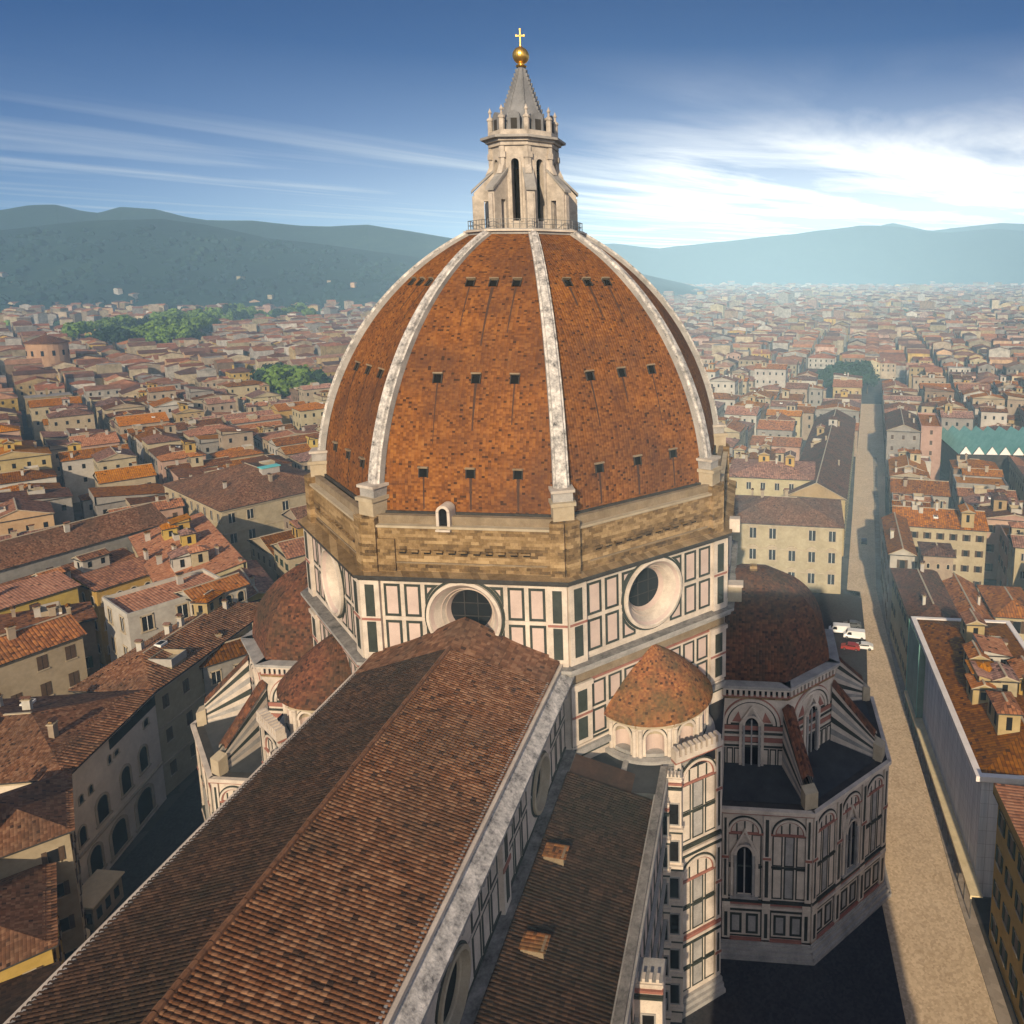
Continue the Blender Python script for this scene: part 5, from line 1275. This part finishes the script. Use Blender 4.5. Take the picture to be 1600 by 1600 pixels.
CW = [24, 7, 3, 18, 12, 6, 18, 4, 6, 8]
KINDS = ['gx', 'gx', 'gy', 'gy', 'gy', 'gy', 'hip', 'hip', 'hip', 'shed', 'flat']
KW = {'gx': 'gabled', 'gy': 'cross gabled', 'hip': 'hip roofed', 'shed': 'lean-to roofed', 'flat': 'flat topped'}
ORD = 'first second third fourth fifth sixth seventh eighth ninth tenth eleventh twelfth thirteenth fourteenth fifteenth sixteenth seventeenth eighteenth nineteenth twentieth'.split()
IND = []
for c in CAND[:NIND]:
    dist, x, y, w, d, a, side, h = c
    p = px(x, y, h)
    IND.append(dict(c=c, u=p[0], v=p[1], wall=rg.choices(COLS, CW)[0], kind=rg.choice(KINDS), win=rg.choice(['green', 'brown', 'closed', 'plain', 'mix'])))
for sd, nm in ((lambda q: q['u'] < 800, 'left of the dome'), (lambda q: q['u'] >= 800 and q['u'] < 1362, 'between dome and street'), (lambda q: q['u'] >= 1362, 'right of the street')):
    L_ = sorted([q for q in IND if sd(q)], key=lambda q: -q['v']); per = 13 if nm[0] == 'l' else 7
    for i in range(0, len(L_), per):
        for j, q in enumerate(sorted(L_[i:i+per], key=lambda q: q['u'])): q['pos'] = f'{ORD[j]} from left in roof row {ORD[min(i//per, 19)]} {nm}'
for n_, q in enumerate(IND):
    dist, x, y, w, d, a, side, h = q['c']
    near = dist < 265
    house(f"{q['wall']} {KW[q['kind']]} house, {q['pos']}", x, y, w, d, a, h, kind=q['kind'], wall=q['wall'], win=q['win'], group='town houses around the cathedral', chim=rg.choice((1, 2, 2, 3, 4)) if near else rg.choice((0, 1, 2)), detail=1 if near else 0, extras=rg.choice((0, 1, 2, 2)) if near else rg.choice((0, 1, 1)), roofmat=rg.choice(['roof_tile']*5+['fresh_tile']), seed=n_, wsc=rg.uniform(.9, 1.3))

# the town beyond: too many to count, one mass
class Mass:
    def __init__(s): s.v = []; s.f = []; s.c = []
    def add(s, pts, col): i = len(s.v); s.v.extend(pts); s.f.append(tuple(range(i, i+len(pts)))); s.c.append(col)
    def build(s, name, mat):
        me = bpy.data.meshes.new(name); me.from_pydata(s.v, [], s.f); me.materials.append(MATS[mat])
        at = me.attributes.new('tone', 'FLOAT_COLOR', 'FACE'); at.data.foreach_set('color', [c for q in s.c for c in (*q, 1)]); me.update()
        o = bpy.data.objects.new(name, me); COL.objects.link(o); return o
WC = [WALLS[k][1] for k in COLS]
RFC = [(.22, .085, .042), (.28, .12, .058), (.16, .07, .04), (.30, .16, .095), (.20, .10, .065), (.11, .058, .042), (.34, .14, .055)]
M_ = Mass(); WOODS0 = []
def massh(x, y, w, d, a, h, win):
    if rg.random() < .62: w, d, a = d, w, a+pi/2
    ca, sa = cos(a), sin(a)
    P = lambda lx, ly, z: (x+lx*ca-ly*sa, y+lx*sa+ly*ca, z)
    wc = rg.choices(WC, CW)[0]; k = rg.uniform(.36, .82); wc = tuple(c*k for c in wc); rc = rg.choice(RFC); k = rg.uniform(.7, 1.35); rc = tuple(c*k for c in rc)
    C4 = [(-w/2, -d/2), (w/2, -d/2), (w/2, d/2), (-w/2, d/2)]; rh = min(w, d)*.2
    fl = rg.random() < .1
    for i in range(4):
        p, q = C4[i], C4[(i+1) % 4]
        n = (q[1]-p[1], -(q[0]-p[0])); nx, ny = n[0]*ca-n[1]*sa, n[0]*sa+n[1]*ca
        if nx*(CAM.x-x)+ny*(CAM.y-y) < -6*(w+d)*.0-1e-6 and win: pass
        M_.add([P(*p, 0), P(*q, 0), P(*q, h), P(*p, h)], wc)
        if win and nx*(CAM.x-x)+ny*(CAM.y-y) > 0:
            L = sqrt((q[0]-p[0])**2+(q[1]-p[1])**2); m = int(L/3.4); ux, uy = (q[0]-p[0])/L, (q[1]-p[1])/L; ox, oy = n[0]/L*.05, n[1]/L*.05
            for f in range(2):
                for j in range(m):
                    a0 = L*(j+.5)/m-.5; z = h-2.9-3.6*f
                    M_.add([P(p[0]+ux*t+ox, p[1]+uy*t+oy, zz_) for t, zz_ in ((a0, z), (a0+1, z), (a0+1, z+1.7), (a0, z+1.7))], (.02, .018, .016))
    o = .4
    X_, Y_ = w/2+o, d/2+o
    if fl: M_.add([P(-w/2, -d/2, h), P(w/2, -d/2, h), P(w/2, d/2, h), P(-w/2, d/2, h)], (.28, .25, .22))
    else:
        r = 0 if rg.random() < .65 else min(Y_, X_*.9)
        M_.add([P(-X_, -Y_, h), P(X_, -Y_, h), P(X_-r, 0, h+rh), P(-X_+r, 0, h+rh)], rc); M_.add([P(X_, Y_, h), P(-X_, Y_, h), P(-X_+r, 0, h+rh), P(X_-r, 0, h+rh)], rc)
        M_.add([P(-X_, Y_, h), P(-X_, -Y_, h), P(-X_+r, 0, h+rh)], rc if r else wc); M_.add([P(X_, -Y_, h), P(X_, Y_, h), P(X_-r, 0, h+rh)], rc if r else wc)
    if win and rg.random() < .6:
        cx_, cy_ = rg.uniform(-w*.3, w*.3), rg.uniform(-d*.3, d*.3); s_ = .5
        for i in range(4):
            p, q = [(-s_, -s_), (s_, -s_), (s_, s_), (-s_, s_)][i], [(s_, -s_), (s_, s_), (-s_, s_), (-s_, -s_)][i]
            M_.add([P(cx_+p[0], cy_+p[1], h), P(cx_+q[0], cy_+q[1], h), P(cx_+q[0], cy_+q[1], h+rh+1.2), P(cx_+p[0], cy_+p[1], h+rh+1.2)], wc)
for c in CAND[NIND:]:
    if c[0] > 420 and rg.random() < .05: WOODS0.append((c[1], c[2])); continue
    massh(*c[1:6], c[7], c[0] < 620)
for q in HID: massh(*q, False)
# farther still, larger steps
x = 980.0
WOODS = []
while x < 4700:
    st = 21+ (x-980)*.009; y = -0.50*(x+100)-60
    while y < 1.0*(x+100)+60:
        xx, yy = x+rg.uniform(-st*.4, st*.4), y+rg.uniform(-st*.4, st*.4); y += st*rg.uniform(.85, 1.25)
        gz = 0
        if xx > 3600 and rg.random() < (xx-3600)/1200: continue
        if yy > .30*xx and rg.random() < min(.85, (xx-1000)/1600): WOODS.append((xx, yy)); continue
        if rg.random() < .25+(.06 if yy > .3*xx else 0): WOODS.append((xx, yy)); continue
        bl = any((xx-g[0])**2+(yy-g[1])**2 < g[2]**2 for g in GARD)
        if bl: continue
        h = max(6, rg.gauss(13, 4)); 
        if rg.random() < .03: h += rg.uniform(6, 16)
        if not inframe(xx, yy, h, 60): continue
        massh(xx, yy, rg.uniform(.55, 1.0)*st, rg.uniform(.45, .8)*st, radians(rg.choice((-8, 12, 40, 48, 70))+rg.uniform(-8, 8)), h, False)
    x += st

# ------------------------------------------------------------------ trees
def crown_mesh(seed, R, H_, z0, n, mat, size):
    r = random.Random(seed); mb = MB()
    cl = []
    for i in range(16):
        t, ph = r.uniform(0, 2*pi), r.uniform(-.35, 1.0)
        q = r.uniform(.45, .95); cl.append((R*q*cos(t)*cos(ph*.9), R*q*sin(t)*cos(ph*.9), z0+H_*.45+H_*.5*sin(ph)*q, r.uniform(.28, .46)*R))
    for i in range(n):
        c = r.choice(cl)
        d = Vector((r.gauss(0, 1), r.gauss(0, 1), r.gauss(0, 1))).normalized()
        p = Vector(c[:3])+Vector((d.x, d.y, d.z*.8))*c[3]*r.uniform(.65, 1.05)
        a = (d+Vector((r.uniform(-.7, .7), r.uniform(-.7, .7), r.uniform(-.2, .9)))).normalized(); b = a.orthogonal().normalized(); e = a.cross(b)
        k = r.uniform(0, 6.3); b, e = b*cos(k)+e*sin(k), e*cos(k)-b*sin(k); s = size*r.uniform(.6, 1.3)
        mb.add([p-b*s-e*s*.6, p+b*s-e*s*.6, p+b*s*.7+e*s, p-b*s*.7+e*s*.8], mat)
    o = mb.build('crown'); me = o.data; bpy.data.objects.remove(o); return me
def trunk_mesh(seed, H_, R):
    r = random.Random(seed); mb = MB(); mb.lathe((0, 0), [(.5, 0), (.36, H_*.3), (.26, H_*.6)], 7, 'bark')
    for i in range(4):
        t = 2*pi*i/4+r.uniform(-.4, .4); a = Vector((0, 0, H_*r.uniform(.35, .5))); b = Vector((cos(t)*R*.6, sin(t)*R*.6, H_*.75)); e = Vector((-sin(t), cos(t), 0))*.12; u_ = Vector((0, 0, .12))
        for p, q in ((e, u_), (u_, -e), (-e, -u_), (-u_, e)): mb.add([a+p, a+q, b+q*.4, b+p*.4], 'bark')
    o = mb.build('trunk'); me = o.data; bpy.data.objects.remove(o); return me
CR = [crown_mesh(i, 6.2, 10, 3, 900, 'leaf' if i < 3 else 'leaf_dark', .62) for i in range(5)]; TK = [trunk_mesh(i, 11, 5) for i in range(3)]
def cyp(seed):
    r = random.Random(seed); mb = MB()
    for i in range(500):
        z = r.uniform(.6, 15); R = 1.5*sin(pi*min(1, (z+1)/16))**.6*r.uniform(.7, 1.05); t = r.uniform(0, 6.3); p = Vector((R*cos(t), R*sin(t), z)); a = Vector((cos(t), sin(t), r.uniform(0, .8))).normalized(); b = a.orthogonal().normalized(); e = a.cross(b); s = .42
        mb.add([p-b*s-e*s, p+b*s-e*s, p+b*s+e*s, p-b*s+e*s], 'leaf_dark')
    o = mb.build('crown'); me = o.data; bpy.data.objects.remove(o); return me
CY = cyp(3)
def tree(x, y, s, k, label, group, name='tree', cat='tree', sz=1.0):
    T = thing(name, label, cat, (x, y, 0), rg.uniform(0, 6), group)
    s *= 1.35; inst('trunk', TK[k % 3], T, (0, 0, 0), 0, (s, s, s*sz)); inst('crown', CR[k % 5], T, (0, 0, 0), 0, (s, s, s*sz)); return T
TREES = []
for i, (x, y, s) in enumerate([(330, 246, 1.0), (340, 256, 1.15), (352, 266, 1.1), (345, 244, 1.0), (360, 280, 1.05), (370, 262, .95), (388, 300, .9), (402, 296, .8), (410, 310, .85), (322, 262, .8)]): TREES.append((x, y, s*1.35, i, 'light green garden tree in clump left of the dome'))
for i, (x, y, s) in enumerate([(405, -92, 1.0), (418, -98, 1.15), (430, -90, 1.05), (440, -104, 1.2), (452, -98, 1.1), (462, -112, 1.15), (478, -106, 1.0), (425, -110, .9), (445, -84, 1.0), (415, -78, .9), (470, -92, .95)]): TREES.append((x, y, s, 3+i % 2, 'dark green tree in grove at the long street end'))
r5 = random.Random(5)
for gx, gy, gr, n in ((700, 660, 70, 11), (800, 720, 75, 10), (640, 600, 42, 6), (890, 800, 85, 9), (1060, 760, 85, 9), (1150, 800, 70, 7)):
    for i in range(n):
        t = r5.uniform(0, 6.3); q = gr*sqrt(r5.random()); TREES.append((gx+q*cos(t), gy+q*sin(t), r5.uniform(1.1, 1.9), i, None))
far = sorted([t for t in TREES if t[4] is None], key=lambda t: px(t[0], t[1], 8)[0])
lab = {}
for j, t in enumerate(far): lab[t] = f'park tree in far green belt, {ORD[j % 20]} from left of its {["western", "middle", "eastern"][j//20]} stretch' if j < 60 else None
cnt = {}
for t in TREES:
    l = t[4] or lab[t]
    if t[4]: cnt[l] = cnt.get(l, 0)+1; l = l.replace(' tree ', f' tree, {ORD[cnt[l]-1]} nearest, ', 1)
    tree(t[0], t[1], t[2], t[3], l, 'garden and park trees')
T = thing('cypress', 'single dark cypress standing right of the dome', 'cypress', (556, -27, 0)); inst('crown', CY, T, (0, 0, 0), 0, (1.2, 1.2, 1.2)); inst('trunk', TK[0], T, (0, 0, 0), 0, (.6, .6, .3))
T = thing('shrub', 'green hedge bush beside the market hall', 'bush', (222, -116, 0)); inst('crown', CR[0], T, (0, 0, -2), 0, (.8, .8, .6)); inst('trunk', TK[1], T, (0, 0, 0), 0, (.4, .4, .3))
# ------------------------------------------------------------------ hills
def skyline(tab, u):
    for (u0, h0), (u1, h1_) in zip(tab[:-1], tab[1:]):
        if u0 <= u <= u1: return h0+(h1_-h0)*(u-u0)/(u1-u0)
    return tab[0][1] if u < tab[0][0] else tab[-1][1]
RIDGES = []
def ridge(name, D, tab, r0, seed, zb=-5, rough=1.0, u0=-350, u1=1950, back=900):
    """a range of hills: crest at distance D with the given height over the horizon in picture units"""
    from mathutils import noise as mn
    mb = MB(); NU, NR = 260, 34
    rows = []
    for i in range(NU+1):
        u = u0+(u1-u0)*i/NU; ta = (u-1078.45)/1177.14
        d = FW*cos(PIT)+Vector((0, 0, sin(PIT)))*1.0
        fx = Vector((cos(YAW), sin(YAW), 0)); dirv = fx+RI*(ta*cos(PIT)); col = []
        hc_ = 84+skyline(tab, u)/1177.14*D/cos(PIT)*.985
        for j in range(NR+1):
            f = j/NR
            if f < .75: q = f/.75; s = r0+(D-r0)*q; prof = q*q*(3-2*q)*.55+q*.45
            else: q = (f-.75)/.25; s = D+back*q; prof = 1-.6*q*q
            p = CAM+dirv*s
            nz = mn.fractal(Vector((p.x*.0011+seed, p.y*.0011, 0)), .9, 2.1, 6)
            amp = 60*rough*prof*(1-prof*.86)
            col.append((p.x, p.y, zb+(hc_-zb)*prof+nz*amp+mn.noise(Vector((p.x*.006, p.y*.006, seed)))*5*rough))
        rows.append(col)
    RIDGES.append((rows, NR))
    for a, b in zip(rows[:-1], rows[1:]):
        for j in range(NR): mb.add([a[j+1], a[j], b[j], b[j+1]], 'hill_mat')
    return tag(mb.build(name, None, True), kind='structure')
TL = [(-350, 92), (0, 93), (60, 101), (100, 102), (140, 93), (165, 90), (200, 99), (255, 96), (300, 84), (330, 79), (400, 78), (480, 70), (520, 69), (580, 72), (640, 62), (690, 53), (760, 42), (860, 26), (960, 5), (1100, -30), (1950, -80)]
TM = [(-350, 50), (0, 62), (150, 76), (260, 80), (330, 72), (420, 52), (520, 40), (640, 24), (760, 0), (900, -40), (1950, -90)]
TR_ = [(-350, 10), (700, 30), (900, 40), (960, 43), (1030, 35), (1085, 40), (1190, 53), (1240, 58), (1300, 66), (1340, 71), (1400, 69), (1440, 61), (1480, 60), (1540, 66), (1600, 63), (1950, 55)]
TF = [(-350, 0), (1000, 30), (1180, 46), (1280, 62), (1330, 58), (1390, 74), (1450, 62), (1560, 74), (1700, 66), (1950, 50)]
ridge('hills', 2700, TL, 1900, 3.1, rough=.7); ridge('hills', 2200, TM, 1450, 7.7, rough=.7)
ridge('hills', 4700, TR_, 3900, 1.3, rough=.9); ridge('hills', 5400, TF, 4950, 5.9, rough=.3, back=400)

# scattered woods between the far houses and on the slopes
mb = MB(); r6 = random.Random(8); M2 = []
def clump(mb, x, y, z, R, mat):
    n = 5; off = r6.uniform(0, 6)
    P = []
    for k, (rr, hh) in enumerate(((.9, .1), (1.0, .55), (.62, .95))):
        P.append([(x+R*rr*r6.uniform(.75, 1.15)*cos(off+2*pi*i/n), y+R*rr*r6.uniform(.75, 1.15)*sin(off+2*pi*i/n), z+R*hh*1.2*r6.uniform(.85, 1.1)) for i in range(n)])
    top = (x, y, z+R*1.35)
    for a, b in zip(P[:-1], P[1:]):
        for i in range(n): mb.add([a[i], a[(i+1) % n], b[(i+1) % n], b[i]], mat)
    for i in range(n): mb.add([P[2][i], P[2][(i+1) % n], top], mat)
for (x, y) in WOODS0:
    for j in range(4): clump(mb, x+r6.uniform(-6, 6), y+r6.uniform(-6, 6), 0, r6.uniform(3, 5.5), 'leaf_dark' if r6.random() < .5 else 'leaf')
for (x, y) in WOODS:
    if not inframe(x, y, 10, 60) or hidden(x, y, 12, 10): continue
    for j in range(3): clump(mb, x+r6.uniform(-9, 9), y+r6.uniform(-9, 9), 0, r6.uniform(4, 8), 'leaf_dark' if r6.random() < .6 else 'leaf')
for ri, num in ((1, 1100), (0, 0)):
    rows, NR = RIDGES[ri]
    for q in range(num):
        i = r6.randrange(5, 175); jj = int(NR*.74*sqrt(r6.random())) if ri == 0 else int(NR*.62*r6.random()); low = jj < NR*.30 and ri == 1; p = rows[i][jj]
        if p[2] < -2 or hidden(p[0], p[1], p[2], 12): continue
        if not low or r6.random() < .965: clump(mb, p[0]+r6.uniform(-8, 8), p[1]+r6.uniform(-20, 20), p[2]-2, r6.uniform(6, 15), 'hill_mat')
        else:
            M2.append((p[0], p[1], p[2]))
tag(mb.build('distant_wood'), kind='stuff')


for (x, y, z) in M2: massh(x, y, rg.uniform(10, 22), rg.uniform(8, 13), rg.uniform(0, 3), z+rg.uniform(6, 11), False)
tag(M_.build('distant_town', 'town_mat'), kind='stuff')
# ------------------------------------------------------------------ haze
HZ = MB(); HZ.box(-400, 6300, -4300, 6600, -60, 450, 'black_opening')
ho = HZ.build('haze'); tag(ho, kind='stuff')
hm = bpy.data.materials.new('haze_air'); hm.use_nodes = True; n_ = hm.node_tree; n_.nodes.clear()
pv = nd(n_, 'ShaderNodeVolumePrincipled', ins={'Density': 1.75e-4, 'Anisotropy': -0.64, 'Color': (.42, .70, 1.0, 1)}); om = nd(n_, 'ShaderNodeOutputMaterial'); n_.links.new(pv.outputs[0], om.inputs['Volume'])
ho.data.materials.clear(); ho.data.materials.append(hm)

# ------------------------------------------------------------------ small things
def car(x, y, rz, paint, label, van=False):
    T = thing('parked_van' if van else 'parked_car', label, 'van' if van else 'car', (x, y, 0), rz, 'vehicles parked in the dark square')
    mb = MB(); Lh, wd = (2.5, .95) if van else (2.1, .85)
    prof = [(-Lh, .35), (-Lh, 1.0), (-Lh+.15, 1.95 if van else 1.0), (Lh-1.3 if van else -.9, 2.0 if van else 1.42), (Lh-1.0 if van else .5, 1.98 if van else 1.42), (Lh-.45 if van else 1.15, 1.1 if van else .98), (Lh-.05, .9 if van else .8), (Lh, .35)]
    for sg in (-1, 1):
        P = [(a, sg*wd*(1 if z < 1.1 else .9), z) for a, z in prof]; mb.add(P if sg < 0 else P[::-1], paint)
    for (a, z), (a2, z2) in zip(prof[:-1], prof[1:]):
        k, k2 = (1 if z < 1.1 else .9), (1 if z2 < 1.1 else .9)
        mb.add([(a, -wd*k, z), (a, wd*k, z), (a2, wd*k2, z2), (a2, -wd*k2, z2)], paint)
    mb.build('body', T)
    mb = MB(); c, e = prof[4], prof[5]
    t0, t1 = .12, .85
    q = lambda t: (c[0]+(e[0]-c[0])*t+.02, c[1]+(e[1]-c[1])*t+.02)
    mb.add([(q(t0)[0], -wd*.82, q(t0)[1]), (q(t0)[0], wd*.82, q(t0)[1]), (q(t1)[0], wd*.86, q(t1)[1]), (q(t1)[0], -wd*.86, q(t1)[1])][::-1], 'glass_dark'); mb.build('windscreen', T)
    for sg in (-1, 1):
        mb = MB(); x0, x1 = (Lh-1.9, Lh-.75) if van else (-1.2, .95); zt = 1.7 if van else 1.35
        P = [(x0, sg*(wd*.98+.01), 1.05), (x1, sg*(wd*.98+.01), 1.05), (x1-.4, sg*(wd*.9+.02), zt), (x0+.1, sg*(wd*.9+.02), zt)]; mb.add(P if sg < 0 else P[::-1], 'glass_dark'); mb.build('side_window', T)
        for a in (-Lh+.8, Lh-.8):
            mb = MB(); F = Fr((a, sg*wd), (0, sg)); fcone(mb, F, 0, .34, [(.34, -.2), (.34, .03), (.2, .04)], 'tyre', 14); fcone(mb, F, 0, .34, [(.2, .04), (0, .05)], 'wire_metal', 14); mb.build('wheel', T)
for x, y, rz, p, l, v in ((66, -54.6, 1.45, 'car_body_white', 'white van nearest the street in the dark square', True), (68.5, -51.5, 1.5, 'car_body_white', 'white van beside the nearest one, farther from the street', True), (71.5, -54.8, 1.5, 'car_body_grey', 'dark grey car parked behind the white vans', False), (60.5, -53.0, 1.4, 'car_body_red', 'red car parked in front of the white vans', False), (61.0, -56.0, 1.45, 'car_body_white', 'white car at the edge of the sunlit street', False), (129, -65.8, -.15, 'car_body_grey', 'dark car driving along the far narrow street', False)): car(x, y, rz, p, l, v)
T = thing('kiosk', 'small pale kiosk with dark openings in front of the arched house', 'kiosk', (-19.5, 55.2, 0), radians(8))
mb = MB(); mb.box(-2.7, 2.7, -1.5, 1.5, 0, 3.4, 'wall_beige'); mb.build('wall', T)
mb = MB(); mb.hexa([(-3.0, -1.8, 3.4), (3.0, -1.8, 3.4), (3.0, 1.7, 3.4), (-3.0, 1.7, 3.4), (-3.0, -1.8, 3.6), (3.0, -1.8, 3.6), (3.0, 1.7, 4.1), (-3.0, 1.7, 4.1)], 'awning_cloth'); mb.build('roof', T)
F, L = fr2((-2.7, 1.5), (-2.7, -1.5)); F2, L2 = fr2((-2.7, -1.5), (2.7, -1.5))
for Fq, a in ((F, .5), (F, 1.9), (F2, .6), (F2, 2.2), (F2, 3.8)): mb = MB(); fbox(mb, Fq, a, a+.9, 1.0, 2.5, 0, .03, 'black_opening'); mb.build('opening', T)
T = thing('parasol', 'round pale parasol standing open on the square at lower left', 'parasol', (-25.6, 52.6, 0))
mb = MB(); mb.lathe((0, 0), [(1.7, 2.4), (1.65, 2.5), (.8, 2.9), (0, 3.1)], 12, 'awning_cloth'); mb.build('canopy', T); mb = MB(); mb.lathe((0, 0), [(.3, 0), (.3, .08), (.04, .1), (.04, 2.9)], 8, 'wire_metal'); mb.build('pole', T)
